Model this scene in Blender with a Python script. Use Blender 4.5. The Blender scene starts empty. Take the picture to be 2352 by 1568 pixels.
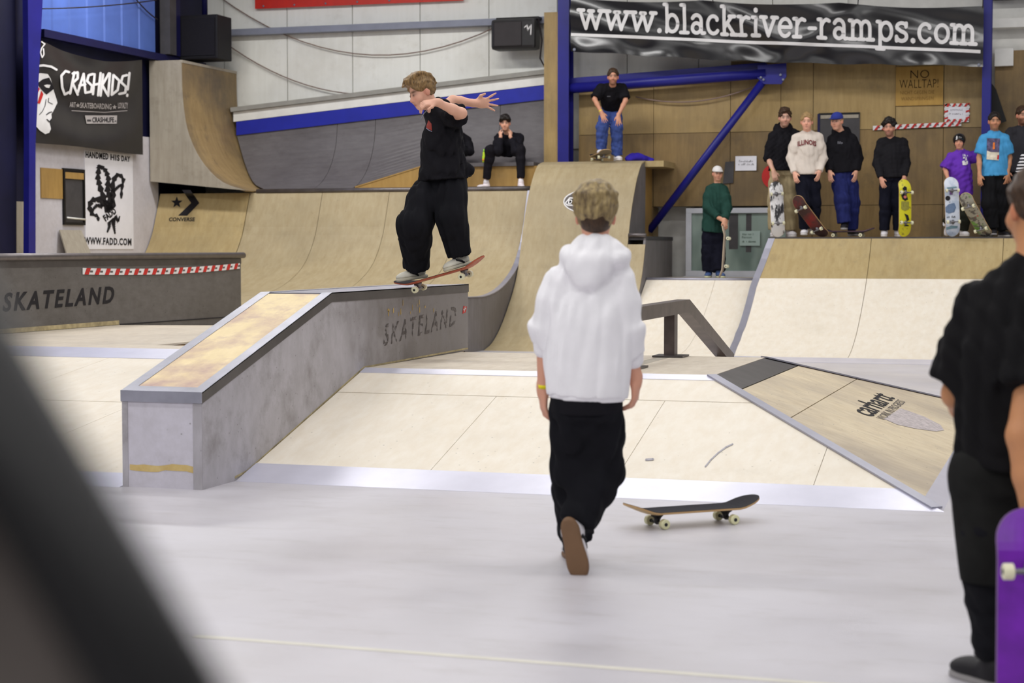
import bpy, bmesh, math, random
import numpy as np
from mathutils import Vector, Matrix
from mathutils.bvhtree import BVHTree

# ---------------------------------------------------------------- camera, world, lights, exposure
SC = bpy.context.scene
COL = SC.collection
IMW, IMH, FPX = 2352.0, 1568.0, 4100.0
YAW = math.radians(17.6)
HORIZON = 572.0
CAMZ = 1.5
PITCH = math.atan((IMH/2-HORIZON)/FPX)
FW = np.array([-math.sin(YAW)*math.cos(PITCH), math.cos(YAW)*math.cos(PITCH), -math.sin(PITCH)])
RT = np.array([math.cos(YAW), math.sin(YAW), 0.0])
UPV = np.cross(RT, FW)
FH = np.array([-math.sin(YAW), math.cos(YAW), 0.0])
CP = np.array([0.0, 0.0, CAMZ])
cam_d = bpy.data.cameras.new('camera')
cam = bpy.data.objects.new('camera', cam_d)
COL.objects.link(cam)
cam.location = CP
cam.rotation_euler = (math.pi/2-PITCH, 0, YAW)
cam_d.sensor_width = 36.0
cam_d.lens = FPX/IMW*36.0
cam_d.clip_start = 0.05
cam_d.clip_end = 200
cam_d.dof.use_dof = True
cam_d.dof.focus_distance = 14.8
cam_d.dof.aperture_fstop = 3.0
SC.camera = cam

world = bpy.data.worlds.new('world')
SC.world = world
world.use_nodes = True
world.node_tree.nodes['Background'].inputs[0].default_value = (0.93, 0.95, 1.0, 1)
world.node_tree.nodes['Background'].inputs[1].default_value = 0.3

def area_lamp(x, y, z, sx, sy, power, col=(1.0, 0.99, 0.972), tilt=0.0):
    ld = bpy.data.lights.new('hall_lamp', 'AREA')
    ld.shape = 'RECTANGLE'
    ld.size = sx
    ld.size_y = sy
    ld.energy = power
    ld.color = col
    o = bpy.data.objects.new('hall_lamp', ld)
    COL.objects.link(o)
    o.location = (x, y, z)
    o.rotation_euler = (tilt, 0, 0)
    return o
LZ = 7.2
for lx in (-13.0, -9.0, -5.0, -1.0, 3.0):
    for ly, pw in ((-3.0, 150), (2.5, 110), (8.0, 88), (13.5, 92), (19.0, 110), (24.3, 135)):  # first row is behind the camera, unseen, added for more front light
        if ly > 24: pw = 215 if lx < -8 else 105         # left lamps boosted to brighten the white wall panels, the rest turned down
        area_lamp(lx, ly, LZ, 2.6, 0.5, pw)

vs = SC.view_settings
vs.view_transform = 'Standard'
vs.look = 'None'
vs.exposure = -0.12
vs.gamma = 1.0
vs.use_curve_mapping = False
SC.cycles.use_denoising = True
SC.cycles.max_bounces = 6

# ---------------------------------------------------------------- pixel rays (2352 x 1568 frame)
def ray(px, py):
    return FW+RT*((px-IMW/2)/FPX)-UPV*((py-IMH/2)/FPX)
def onz(px, py, z):
    d = ray(px, py); return CP+d*((z-CAMZ)/d[2])
def onx(px, py, x):
    d = ray(px, py); return CP+d*(x/d[0])
def ony(px, py, y):
    d = ray(px, py); return CP+d*(y/d[1])
def at(px, py, dep):
    d = ray(px, py); return CP+d*(dep/(d@FH))
def depth(p):
    return float((np.array(p)-CP)@FH)

# ---------------------------------------------------------------- materials
def lin(c):
    return tuple(((v/255.0)/12.92 if v/255.0 <= 0.04045 else ((v/255.0+0.055)/1.055)**2.4) for v in c)
MATS = {}
class NT:
    def __init__(s, m):
        s.t = m.node_tree; s.b = s.t.nodes['Principled BSDF']
    def n(s, kind, **kw):
        nd = s.t.nodes.new(kind)
        for k, v in kw.items():
            if k in nd.inputs: nd.inputs[k].default_value = v
            else: setattr(nd, k, v)
        return nd
    def l(s, a, b): s.t.links.new(a, b)
    def coord(s, scale=(1, 1, 1), rot=(0, 0, 0)):
        tc = s.n('ShaderNodeTexCoord'); mp = s.n('ShaderNodeMapping')
        mp.inputs['Scale'].default_value = scale; mp.inputs['Rotation'].default_value = rot
        s.l(tc.outputs['Object'], mp.inputs['Vector'])
        return mp.outputs['Vector']
    def noise(s, vec, sc, det=4, rough=0.55):
        nd = s.n('ShaderNodeTexNoise'); nd.inputs['Scale'].default_value = sc
        nd.inputs['Detail'].default_value = det; nd.inputs['Roughness'].default_value = rough
        s.l(vec, nd.inputs['Vector']); return nd.outputs['Fac']
    def ramp(s, fac, lo, hi, a=0.0, b=1.0):
        nd = s.n('ShaderNodeMapRange'); nd.inputs[1].default_value = lo; nd.inputs[2].default_value = hi
        nd.inputs[3].default_value = a; nd.inputs[4].default_value = b
        s.l(fac, nd.inputs[0]); return nd.outputs[0]
    def mix(s, fac, a, b):
        nd = s.n('ShaderNodeMix', data_type='RGBA')
        if isinstance(fac, float): nd.inputs[0].default_value = fac
        else: s.l(fac, nd.inputs[0])
        for i, v in ((6, a), (7, b)):
            if isinstance(v, tuple): nd.inputs[i].default_value = (*v[:3], 1)
            else: s.l(v, nd.inputs[i])
        return nd.outputs[2]
    def bump(s, h, strength, dist=0.01):
        nd = s.n('ShaderNodeBump'); nd.inputs['Strength'].default_value = strength
        nd.inputs['Distance'].default_value = dist
        s.l(h, nd.inputs['Height']); s.l(nd.outputs[0], s.b.inputs['Normal'])
def newmat(name, rough=0.6, metal=0.0, spec=0.4):
    m = bpy.data.materials.new(name); m.use_nodes = True
    t = NT(m)
    t.b.inputs['Roughness'].default_value = rough
    t.b.inputs['Metallic'].default_value = metal
    t.b.inputs['Specular IOR Level'].default_value = spec
    MATS[name] = m
    return m, t
def plain(name, rgb, rough=0.6, metal=0.0, spec=0.4, var=0.08, nscale=6.0, bump=0.0, bscale=80.0):
    if name in MATS: return MATS[name]
    m, t = newmat(name, rough, metal, spec)
    c = lin(rgb)
    v = t.coord()
    a = tuple(x*(1-var) for x in c); b = tuple(min(1, x*(1+var)) for x in c)
    t.l(t.mix(t.ramp(t.noise(v, nscale), 0.3, 0.7), a, b), t.b.inputs['Base Color'])
    if bump: t.bump(t.noise(v, bscale, 3), bump, 0.004)
    return m
def plywood(name, light, dark, stain, stain_amt=0.35, grain=(1, 1, 1), rough=0.55, speck=0.5, blotch=0.6, stain_lo=0.5):
    if name in MATS: return MATS[name]
    m, t = newmat(name, rough, 0, 0.35)
    l, d, s = lin(light), lin(dark), lin(stain)
    v = t.coord()
    vg = t.coord(scale=grain)
    c = t.mix(t.ramp(t.noise(vg, 14.0, 5, 0.65), 0.32, 0.68), l, d)
    big = t.ramp(t.noise(v, blotch, 5, 0.6), stain_lo, stain_lo+0.25, 0, stain_amt)
    c = t.mix(big, c, s)
    sm = t.ramp(t.noise(v, 3.1, 6, 0.7), 0.55, 0.75, 0, stain_amt*0.7)
    c = t.mix(sm, c, s)
    if speck:
        vo = t.n('ShaderNodeTexVoronoi'); vo.inputs['Scale'].default_value = 13.0
        t.l(v, vo.inputs['Vector'])
        sp = t.ramp(vo.outputs['Distance'], 0.06, 0.09, speck, 0.0)
        gate = t.ramp(t.noise(v, 4.3, 2), 0.44, 0.5)
        mu = t.n('ShaderNodeMath', operation='MULTIPLY'); t.l(sp, mu.inputs[0]); t.l(gate, mu.inputs[1])
        c = t.mix(mu.outputs[0], c, tuple(x*0.25 for x in s))
    t.l(c, t.b.inputs['Base Color'])
    t.bump(t.noise(vg, 30, 3), 0.05, 0.004)
    return m

M = {}
M['floor'] = None
m, t = newmat('concrete_floor', 0.34, 0, 0.5); M['floor'] = m
v = t.coord()
c = t.mix(t.ramp(t.noise(v, 0.45, 5, 0.6), 0.35, 0.68), lin((202, 199, 206)), lin((184, 180, 184)))
c = t.mix(t.ramp(t.noise(t.coord(scale=(1, 3, 1)), 2.2, 6, 0.7), 0.52, 0.8, 0, 0.45), c, lin((158, 152, 150)))
t.l(c, t.b.inputs['Base Color'])
t.l(t.ramp(t.noise(v, 1.3, 4), 0.3, 0.7, 0.28, 0.45), t.b.inputs['Roughness'])
M['ply_bank'] = plywood('bright_bank_plywood', (236, 228, 214), (229, 218, 200), (208, 197, 178), 0.45, (1, 0.25, 1), speck=0.45)
M['ply_worn'] = plywood('worn_bank_plywood', (222, 207, 178), (205, 187, 156), (146, 133, 124), 0.6, (0.25, 1, 1), speck=0.8, stain_lo=0.44)
M['ply_plat'] = plywood('platform_plywood', (214, 203, 186), (200, 187, 168), (160, 150, 140), 0.55, (1, 0.3, 1))
M['ply_quarter'] = plywood('quarter_plywood', (176, 161, 129), (164, 147, 113), (134, 121, 94), 0.5, (1, 0.3, 0.3))
M['ply_quarter_tan'] = plywood('quarter_plywood_tan', (182, 162, 118), (170, 148, 102), (130, 116, 88), 0.6, (1, 0.3, 0.3))
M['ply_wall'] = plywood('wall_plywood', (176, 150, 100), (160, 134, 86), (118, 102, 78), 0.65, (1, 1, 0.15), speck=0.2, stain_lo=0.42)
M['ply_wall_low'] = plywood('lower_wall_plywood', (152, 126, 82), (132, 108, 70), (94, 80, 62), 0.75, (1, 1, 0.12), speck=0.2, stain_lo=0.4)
M['ply_brown'] = plywood('brown_plywood', (176, 142, 82), (160, 126, 70), (120, 98, 68), 0.4, (1, 1, 0.2), speck=0)
M['ply_vert'] = plywood('wallride_plywood', (172, 146, 100), (154, 128, 86), (88, 78, 68), 0.85, (0.3, 1, 0.2), speck=0, stain_lo=0.4)
M['ply_grey'] = plywood('weathered_grey_plywood', (172, 164, 150), (156, 147, 132), (108, 98, 84), 0.5, (1, 1, 0.1), speck=0.3)
M['dark_ride'] = plywood('dark_grey_ride_panel', (112, 108, 110), (100, 96, 98), (74, 68, 70), 0.6, (0.3, 1, 1), rough=0.5, speck=0.2)
M['side_grey'] = plywood('grey_side_panel', (124, 120, 122), (112, 108, 108), (86, 78, 72), 0.6, (1, 1, 0.15), speck=0.2)
M['ledge_side'] = plywood('ledge_side_panel', (182, 178, 184), (166, 162, 166), (112, 107, 102), 0.75, (1, 0.5, 0.3), speck=0.6, stain_lo=0.46)
def ledge_mat():
    m, t = newmat('ledge_side_worn', .55, 0, .35)
    v = t.coord(); sx = t.n('ShaderNodeSeparateXYZ'); t.l(v, sx.inputs[0])
    c = t.mix(t.ramp(t.noise(t.coord(scale=(1, .5, .3)), 14, 5, .65), .32, .68), lin((182, 178, 184)), lin((164, 160, 164)))
    # rubber and wax grime collects along the flat part that gets skated most: an uneven patch
    ad = t.n('ShaderNodeMath', operation='ADD'); t.l(sx.outputs['Y'], ad.inputs[0])
    t.l(t.ramp(t.noise(v, 1.6, 4, .6), 0, 1, -1.6, 1.6), ad.inputs[1])
    c = t.mix(t.ramp(ad.outputs[0], 12.0, 13.6, 0, .8), c, lin((112, 106, 102)))
    c = t.mix(t.ramp(t.noise(v, 2.6, 6, .7), .5, .75, 0, .6), c, lin((108, 102, 96)))
    vo = t.n('ShaderNodeTexVoronoi'); vo.inputs['Scale'].default_value = 16.0; t.l(v, vo.inputs['Vector'])
    c = t.mix(t.ramp(vo.outputs['Distance'], .07, .1, .5, 0), c, lin((92, 84, 78)))
    t.l(c, t.b.inputs['Base Color'])
    t.bump(t.noise(v, 30, 3), .05, .004)
    return m
M['ledge_dark'] = ledge_mat()
M['ledge_front'] = plywood('ledge_front_panel', (206, 202, 212), (196, 192, 200), (150, 143, 142), 0.4, (1, 1, 1), speck=0.5)
M['ledge_top'] = plywood('ledge_top_plywood', (236, 216, 172), (226, 204, 158), (170, 134, 138), 0.85, (1, 0.2, 1), speck=0.1, blotch=2.4, stain_lo=0.42)
M['dark_ledge'] = plywood('dark_box_side', (104, 100, 98), (92, 88, 85), (70, 65, 60), 0.6, (1, 0.4, 1), speck=0.9)
M['strip'] = plain('bright_steel_strip', (212, 211, 226), 0.33, 0.35, 0.5, 0.06, 3)
M['strip_dim'] = plain('dull_steel_strip', (160, 159, 172), 0.4, 0.4, 0.5, 0.1, 3)
M['angle'] = plain('dark_angle_iron', (78, 74, 74), 0.42, 0.4, 0.5, 0.2, 5)
M['angle_top'] = plain('angle_iron_worn_top', (160, 160, 172), 0.35, 0.5, 0.5, 0.15, 5)
M['coping'] = plain('coping_steel', (112, 106, 106), 0.38, 0.7, 0.5, 0.2, 6)
M['rail'] = plain('brown_steel_rail', (86, 76, 74), 0.42, 0.6, 0.5, 0.25, 8)
M['blue'] = plain('blue_steel_paint', (28, 28, 124), 0.42, 0, 0.4, 0.12, 3)
M['blue_dark'] = plain('dark_blue_paint', (20, 20, 66), 0.5, 0, 0.3, 0.15, 3)
M['navy'] = plain('navy_sheet', (13, 14, 48), 0.6, 0, 0.3, 0.3, 1.2)
M['white_wall'] = plywood('white_panel', (242, 242, 236), (236, 236, 229), (190, 185, 172), 0.5, (1, 1, 0.06), rough=0.5, speck=0.05, stain_lo=0.5)
M['white_plaster'] = plywood('white_plaster', (206, 202, 208), (196, 192, 197), (164, 156, 156), 0.5, (1, 1, 1), speck=0.2)
M['cream'] = plain('cream_trim', (232, 231, 226), 0.5, 0, 0.4, 0.06)
M['blue_sheet'] = plain('blue_light_panel', (84, 112, 188), 0.45, 0, 0.4, 0.12, 2)
M['grey_beam'] = plain('grey_beam', (136, 140, 156), 0.5, 0.1, 0.4, 0.08)
M['black_plastic'] = plain('black_plastic', (30, 28, 30), 0.45, 0, 0.4, 0.2, 8, 0.1, 300)
M['black'] = plain('black_paint', (22, 21, 22), 0.5, 0, 0.3, 0.1)
M['ink'] = plain('black_ink', (34, 32, 36), 0.7, 0, 0.2, 0.15)
M['ink_soft'] = plain('faded_ink', (98, 92, 90), 0.7, 0, 0.2, 0.3, 40)
M['ink_brown'] = plain('brown_marker', (52, 34, 20), 0.7, 0, 0.2, 0.1)
M['ink_brown_soft'] = plain('faded_brown_marker', (126, 96, 48), 0.7, 0, 0.2, 0.2, 30)
M['white'] = plain('white_print', (224, 222, 222), 0.5, 0, 0.4, 0.06)
M['paper'] = plain('white_paper', (234, 233, 240), 0.7, 0, 0.2, 0.03)
M['paper_dim'] = plain('paper_behind_glass', (168, 186, 180), 0.6, 0, 0.2, 0.03)
M['red'] = plain('red_print', (190, 34, 30), 0.5, 0, 0.4, 0.1)
M['red_banner'] = plain('red_tarpaulin', (204, 40, 20), 0.45, 0, 0.4, 0.1)
M['tarp'] = plain('black_tarpaulin', (24, 23, 26), 0.24, 0, 0.6, 0.15, 4)
M['tarp2'] = plain('dark_brown_tarpaulin', (42, 39, 37), 0.4, 0, 0.5, 0.15, 3)
M['dark_void'] = plain('dark_interior', (46, 40, 30), 0.8, 0, 0.2, 0.2)
M['dark_panel'] = plain('dark_grey_panel', (72, 70, 72), 0.55, 0, 0.3, 0.12)
M['glass'] = plain('dusty_glass', (120, 132, 126), 0.12, 0, 0.6, 0.35, 1.4)
M['frame_white'] = plain('white_window_frame', (196, 198, 206), 0.4, 0, 0.4, 0.05)
M['ceil'] = plain('ceiling_sheet', (150, 152, 158), 0.7, 0, 0.3, 0.1, 1)
M['cable'] = plain('brown_cable', (132, 112, 104), 0.6, 0, 0.3, 0.1)
M['cable_dark'] = plain('dark_cable', (44, 38, 40), 0.6, 0, 0.3, 0.1)

# ---------------------------------------------------------------- object helpers
def tag(o, label=None, cat=None, group=None, kind=None):
    if label: o['label'] = label
    if cat: o['category'] = cat
    if group: o['group'] = group
    if kind: o['kind'] = kind
    return o
def thing(name, label, cat, loc=(0, 0, 0), group=None):
    o = bpy.data.objects.new(name, None)
    o.empty_display_size = 0.2
    COL.objects.link(o)
    o.location = loc
    return tag(o, label, cat, group)
def link(name, me, mat, parent=None, kind=None):
    """mesh data is in world coordinates; a parent Empty's location is taken off"""
    o = bpy.data.objects.new(name, me)
    COL.objects.link(o)
    if mat is not None and not me.materials: me.materials.append(mat)
    if parent is not None:
        o.parent = parent
        w = Vector((0, 0, 0)); q = parent
        while q is not None:
            w += q.location; q = q.parent
        o.location = -w
    if kind: o['kind'] = kind
    return o
def pymesh(name, verts, faces, smooth=False):
    me = bpy.data.meshes.new(name)
    me.from_pydata([tuple(map(float, q)) for q in verts], [], [tuple(map(int, f)) for f in faces])
    if smooth: me.polygons.foreach_set('use_smooth', [True]*len(me.polygons))
    me.update()
    return me
def box_vf(x0, x1, y0, y1, z0, z1):
    vv = [(x, y, z) for x in (x0, x1) for y in (y0, y1) for z in (z0, z1)]
    ff = [(0, 1, 3, 2), (4, 6, 7, 5), (0, 4, 5, 1), (2, 3, 7, 6), (0, 2, 6, 4), (1, 5, 7, 3)]
    return vv, ff
def bevel_mesh(me, w, seg=2):
    bm = bmesh.new(); bm.from_mesh(me)
    bmesh.ops.bevel(bm, geom=bm.edges[:], offset=w, segments=seg, affect='EDGES', profile=0.6)
    bm.to_mesh(me); bm.free()
def box(name, x0, x1, y0, y1, z0, z1, mat, parent=None, bev=0.0, kind=None):
    me = pymesh(name, *box_vf(x0, x1, y0, y1, z0, z1))
    if bev: bevel_mesh(me, bev)
    return link(name, me, mat, parent, kind)
def slab(name, poly, normal, th, mat, parent=None, kind=None):
    """planar polygon (outer face) given thickness against its normal"""
    n = np.array(normal, float); n /= np.linalg.norm(n)
    a = [np.array(q, float) for q in poly]
    k = len(a)
    nn = sum(np.cross(a[i]-a[0], a[(i+1) % k]-a[0]) for i in range(k))
    if nn@n < 0: a = a[::-1]
    b = [q-n*th for q in a]
    faces = [tuple(range(k)), tuple(range(2*k-1, k-1, -1))]
    for i in range(k):
        j = (i+1) % k
        faces.append((i, k+i, k+j, j))
    return link(name, pymesh(name, a+b, faces), mat, parent, kind)
def sweep_vf(path, r, seg=10, caps=True):
    p = [np.array(q, float) for q in path]
    vv, ff = [], []
    up = np.array([0.0, 0, 1])
    for i, q in enumerate(p):
        d = p[min(i+1, len(p)-1)]-p[max(i-1, 0)]
        d /= np.linalg.norm(d)
        s = np.cross(d, up if abs(d[2]) < 0.95 else np.array([1.0, 0, 0])); s /= np.linalg.norm(s)
        w = np.cross(s, d)
        rr = r[i] if hasattr(r, '__len__') else r
        for k in range(seg):
            a = 2*math.pi*k/seg
            vv.append(q+s*math.cos(a)*rr+w*math.sin(a)*rr)
    for i in range(len(p)-1):
        for k in range(seg):
            a = i*seg+k; b = i*seg+(k+1) % seg
            ff.append((a, b, b+seg, a+seg))
    if caps:
        ff.append(tuple(range(seg-1, -1, -1)))
        ff.append(tuple(range((len(p)-1)*seg, len(p)*seg)))
    return vv, ff
def tube(name, path, r, mat, parent=None, seg=10, kind=None):
    return link(name, pymesh(name, *sweep_vf(path, r, seg), smooth=True), mat, parent, kind)
def bar_vf(path, w, h, up=(0, 0, 1)):
    """rectangular section w across, h along up"""
    p = [np.array(q, float) for q in path]
    vv, ff = [], []
    for i, q in enumerate(p):
        d0 = p[i]-p[max(i-1, 0)]; d1 = p[min(i+1, len(p)-1)]-p[i]
        if np.linalg.norm(d0) < 1e-9: d0 = d1
        if np.linalg.norm(d1) < 1e-9: d1 = d0
        d0 = d0/np.linalg.norm(d0); d1 = d1/np.linalg.norm(d1)
        d = d0+d1; d /= np.linalg.norm(d)
        sd = np.cross(d, np.array(up, float)); sd /= np.linalg.norm(sd)
        u = np.cross(sd, d)
        mit = 1.0/max(0.4, d@d0)
        for a, b in ((-1, -1), (1, -1), (1, 1), (-1, 1)):
            vv.append(q+sd*a*w/2+u*b*h/2*mit)
    for i in range(len(p)-1):
        for k in range(4):
            a = i*4+k; b = i*4+(k+1) % 4
            ff.append((a, b, b+4, a+4))
    ff.append((3, 2, 1, 0)); e = (len(p)-1)*4
    ff.append((e, e+1, e+2, e+3))
    return vv, ff
def bar(name, path, w, h, mat, parent=None, up=(0, 0, 1), kind=None):
    return link(name, pymesh(name, *bar_vf(path, w, h, up)), mat, parent, kind)
def curved_sheet(name, prof, x0, x1, th, mat, parent=None, cut0=None, cut1=None):
    """plywood sheet bent over a (y, z) profile between x0 and x1 (may be functions of the profile index)"""
    pr = [np.array(q, float) for q in prof]
    n = len(pr); vv = []; ff = []
    for i in range(n):
        d = pr[min(i+1, n-1)]-pr[max(i-1, 0)]; d /= np.linalg.norm(d)
        nrm = np.array([-d[1], d[0]])
        xa = x0[i] if hasattr(x0, '__len__') else x0
        xb = x1[i] if hasattr(x1, '__len__') else x1
        o, u = pr[i], pr[i]-nrm*th
        vv += [(xa, o[0], o[1]), (xb, o[0], o[1]), (xb, u[0], u[1]), (xa, u[0], u[1])]
    for i in range(n-1):
        for k in range(4):
            a = i*4+k; b = i*4+(k+1) % 4
            ff.append((a, a+4, b+4, b))
    ff.append((0, 1, 2, 3)); e = (n-1)*4
    ff.append((e+3, e+2, e+1, e))
    me = pymesh(name, vv, ff)
    return link(name, me, mat, parent)
def extrude_profile(name, poly2, axis, a0, a1, mat, parent=None, kind=None):
    """polygon in the plane across an axis, extruded along it; axis 'x': (y,z), axis 'y': (x,z)"""
    vv = []
    for a in (a0, a1):
        for q in poly2:
            vv.append((a, q[0], q[1]) if axis == 'x' else (q[0], a, q[1]))
    k = len(poly2)
    ff = [tuple(range(k)), tuple(range(2*k-1, k-1, -1))]
    for i in range(k):
        j = (i+1) % k
        ff.append((i, k+i, k+j, j))
    me = pymesh(name, vv, ff)
    bm = bmesh.new(); bm.from_mesh(me); bmesh.ops.recalc_face_normals(bm, faces=bm.faces[:]); bm.to_mesh(me); bm.free()
    return link(name, me, mat, parent, kind)

# ---------------------------------------------------------------- lettering
def font_vf(text, size=1.0, bold=0.0, spacing=1.0, shear=0.0, res=3):
    cu = bpy.data.curves.new('lettering', 'FONT')
    cu.body = text; cu.size = size; cu.offset = bold; cu.space_character = spacing; cu.shear = shear
    cu.resolution_u = res; cu.fill_mode = 'FRONT'
    ob = bpy.data.objects.new('lettering', cu); COL.objects.link(ob)
    dg = bpy.context.evaluated_depsgraph_get()
    me = bpy.data.meshes.new_from_object(ob.evaluated_get(dg))
    vv = np.array([q.co[:2] for q in me.vertices]); ff = [tuple(q.vertices) for q in me.polygons]
    bpy.data.objects.remove(ob); bpy.data.curves.remove(cu); bpy.data.meshes.remove(me)
    return vv, ff
def fit(vf, w=None, h=None):
    """scale a flat shape into a w x h box whose lower left corner is the origin"""
    vv, ff = vf
    lo, hi = vv.min(0), vv.max(0)
    s = hi-lo
    sx = w/s[0] if w else h/s[1]
    sy = h/s[1] if h else w/s[0]
    return (vv-lo)*np.array([sx, sy]), ff
def refine(vf, maxlen):
    vv, ff = vf
    bm = bmesh.new()
    bv = [bm.verts.new((q[0], q[1], 0)) for q in vv]
    for f in ff:
        try: bm.faces.new([bv[i] for i in f])
        except ValueError: pass
    bmesh.ops.triangulate(bm, faces=bm.faces[:])
    for _ in range(6):
        es = [e for e in bm.edges if e.calc_length() > maxlen]
        if not es: break
        bmesh.ops.subdivide_edges(bm, edges=es, cuts=1)
        bmesh.ops.triangulate(bm, faces=[f for f in bm.faces if len(f.verts) > 3])
    bm.verts.index_update()
    o = np.array([q.co[:2] for q in bm.verts]), [tuple(q.index for q in f.verts) for f in bm.faces]
    bm.free()
    return o
def strokes_vf(lines, w, disc=8, closed=False):
    """polylines drawn as ribbons of width w with round ends"""
    vv, ff = [], []
    for ln in lines:
        p = [np.array(q, float) for q in ln]
        for i in range(len(p)-1):
            d = p[i+1]-p[i]; L = np.linalg.norm(d)
            if L < 1e-9: continue
            nn = np.array([-d[1], d[0]])/L*w/2
            k = len(vv); vv += [p[i]-nn, p[i+1]-nn, p[i+1]+nn, p[i]+nn]; ff.append((k, k+1, k+2, k+3))
        for q in p:
            k = len(vv)
            vv += [q+np.array([math.cos(2*math.pi*a/disc), math.sin(2*math.pi*a/disc)])*w/2 for a in range(disc)]
            ff.append(tuple(range(k, k+disc)))
    return np.array(vv), ff
def join_vf(parts):
    vv, ff, k = [], [], 0
    for v2, f2 in parts:
        vv.append(np.array(v2)); ff += [tuple(i+k for i in f) for f in f2]; k += len(v2)
    return np.concatenate(vv), ff
def shift(vf, x, y): return vf[0]+np.array([x, y]), vf[1]
def poly_vf(pts): return np.array(pts, float), [tuple(range(len(pts)))]
def bvh_of(*objs):
    vv, ff = [], []
    for o in objs:
        k = len(vv)
        off = o.matrix_world.translation if o.parent is None else Vector((0, 0, 0))
        vv += [q.co+off for q in o.data.vertices]
        ff += [tuple(i+k for i in f.vertices) for f in o.data.polygons]
    return BVHTree.FromPolygons(vv, ff)
def flat(name, vf, origin, ux, uy, mat, parent=None, off=None, bvh=None, cast=None, lift=0.004):
    """put a flat shape into the world: on its plane, or cast along a direction on to a surface"""
    o, ux, uy = (np.array(q, float) for q in (origin, ux, uy))
    vv = [o+ux*q[0]+uy*q[1] for q in vf[0]]
    if bvh is not None:
        c = Vector(cast).normalized(); out = []
        for q in vv:
            h = bvh.ray_cast(Vector(q)-c*3.0, c)
            out.append(np.array(h[0]-c*lift) if h[0] is not None else None)
        ok = [q for q in out if q is not None]
        if not ok: out = vv
        else:
            for i, q in enumerate(out):
                if q is None:
                    j = min(range(len(vv)), key=lambda j: 1e9 if out[j] is None else float(np.sum((vv[i]-vv[j])**2)))
                    cc = np.array(c); out[i] = vv[i]+cc*(cc@(out[j]-vv[i]))
        vv = out
    elif off is not None:
        vv = [q+np.array(off) for q in vv]
    return link(name, pymesh(name, vv, vf[1]), mat, parent)
def arc(cx, cy, rx, ry, a0, a1, n=10):
    return [(cx+rx*math.cos(math.radians(a0+(a1-a0)*i/n)), cy+ry*math.sin(math.radians(a0+(a1-a0)*i/n))) for i in range(n+1)]
# ================================================================ THE SETTING
HB = 0.595                                  # height of the funbox platform
YW = 28.9                                   # plywood face of the back wall
floor = box('floor', -16, 12, -6, 31, -0.1, 0.0, M['floor'], kind='structure')
m_line = plain('yellowed_floor_paint', (212, 208, 196), 0.5, 0, 0.3, 0.06)
_a, _b = onz(470, 1464, 0), onz(2352, 1600, 0)
slab('painted_line', [(-3.25, 6.15, .0015), (4, 6.05, .0015), (4, 6.09, .0015), (-3.25, 6.19, .0015)], (0, 0, 1), 0.001, m_line, floor)
ceiling = box('ceiling', -16, 12, -6, 31, 7.6, 7.7, M['ceil'], kind='structure')

# ---- back wall: white steel panels on the left, plywood sheets on the right
wall_back = box('wall_back', -15.6, 9, 29.36, 29.6, 0.0, 7.6, M['cream'], kind='structure')
seams = [-15.3]+[float(ony(px, 150, 29.3)[0]) for px in (515, 660, 810, 965, 1123)]
seams += [seams[-1]+1.22*k for k in range(1, 6)]
for a, b in zip(seams[:-1], seams[1:]):
    box('wall_panel', a+.008, b-.008, 29.30, 29.36, 3.2, 7.55, M['white_wall'], wall_back)
rows = [(0.95, 2.2), (2.2, 3.4), (3.4, 4.55)]
vx = [-8.0, -6.72, -5.44, -4.62, -4.1, -2.8, -2.06, -1.42]
for ri, (z0, z1) in enumerate(rows):
    for a, b in zip(vx[:-1], vx[1:]):
        if ri == 0 and -6.2 < (a+b)/2 < -5.0: z0b = 2.18
        else: z0b = z0
        if z1-z0b < .1: continue
        if ri == 2 and b < -5: z1b = 4.05+0.1*(b+8)
        else: z1b = z1
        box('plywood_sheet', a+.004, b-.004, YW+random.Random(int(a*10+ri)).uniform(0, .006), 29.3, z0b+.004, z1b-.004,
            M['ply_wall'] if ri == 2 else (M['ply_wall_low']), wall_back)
for a, b, z0, z1 in ((-1.3, -.78, 1.0, 2.4), (-.78, .44, 1.0, 3.2), (.44, 1.66, 1.0, 3.2), (1.66, 2.88, 1.0, 3.2), (-1.3, -.78, 2.4, 4.6)):
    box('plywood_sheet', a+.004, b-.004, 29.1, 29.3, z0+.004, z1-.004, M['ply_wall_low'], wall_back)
for a, b in ((-.78, .44), (.44, 1.66), (1.66, 2.88)):
    box('plywood_sheet', a+.004, b-.004, 29.04, 29.3, 3.204, 4.596, M['ply_wall'], wall_back)
box('white_block', -1.3, -1.02, 29.0, 29.3, 4.35, 4.62, M['cream'], wall_back)
for z in (4.95, 5.4):
    box('purlin', -1.4, 3.0, 29.05, 29.3, z, z+.14, M['cream'] if z < 5 else M['dark_panel'], wall_back)

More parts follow.
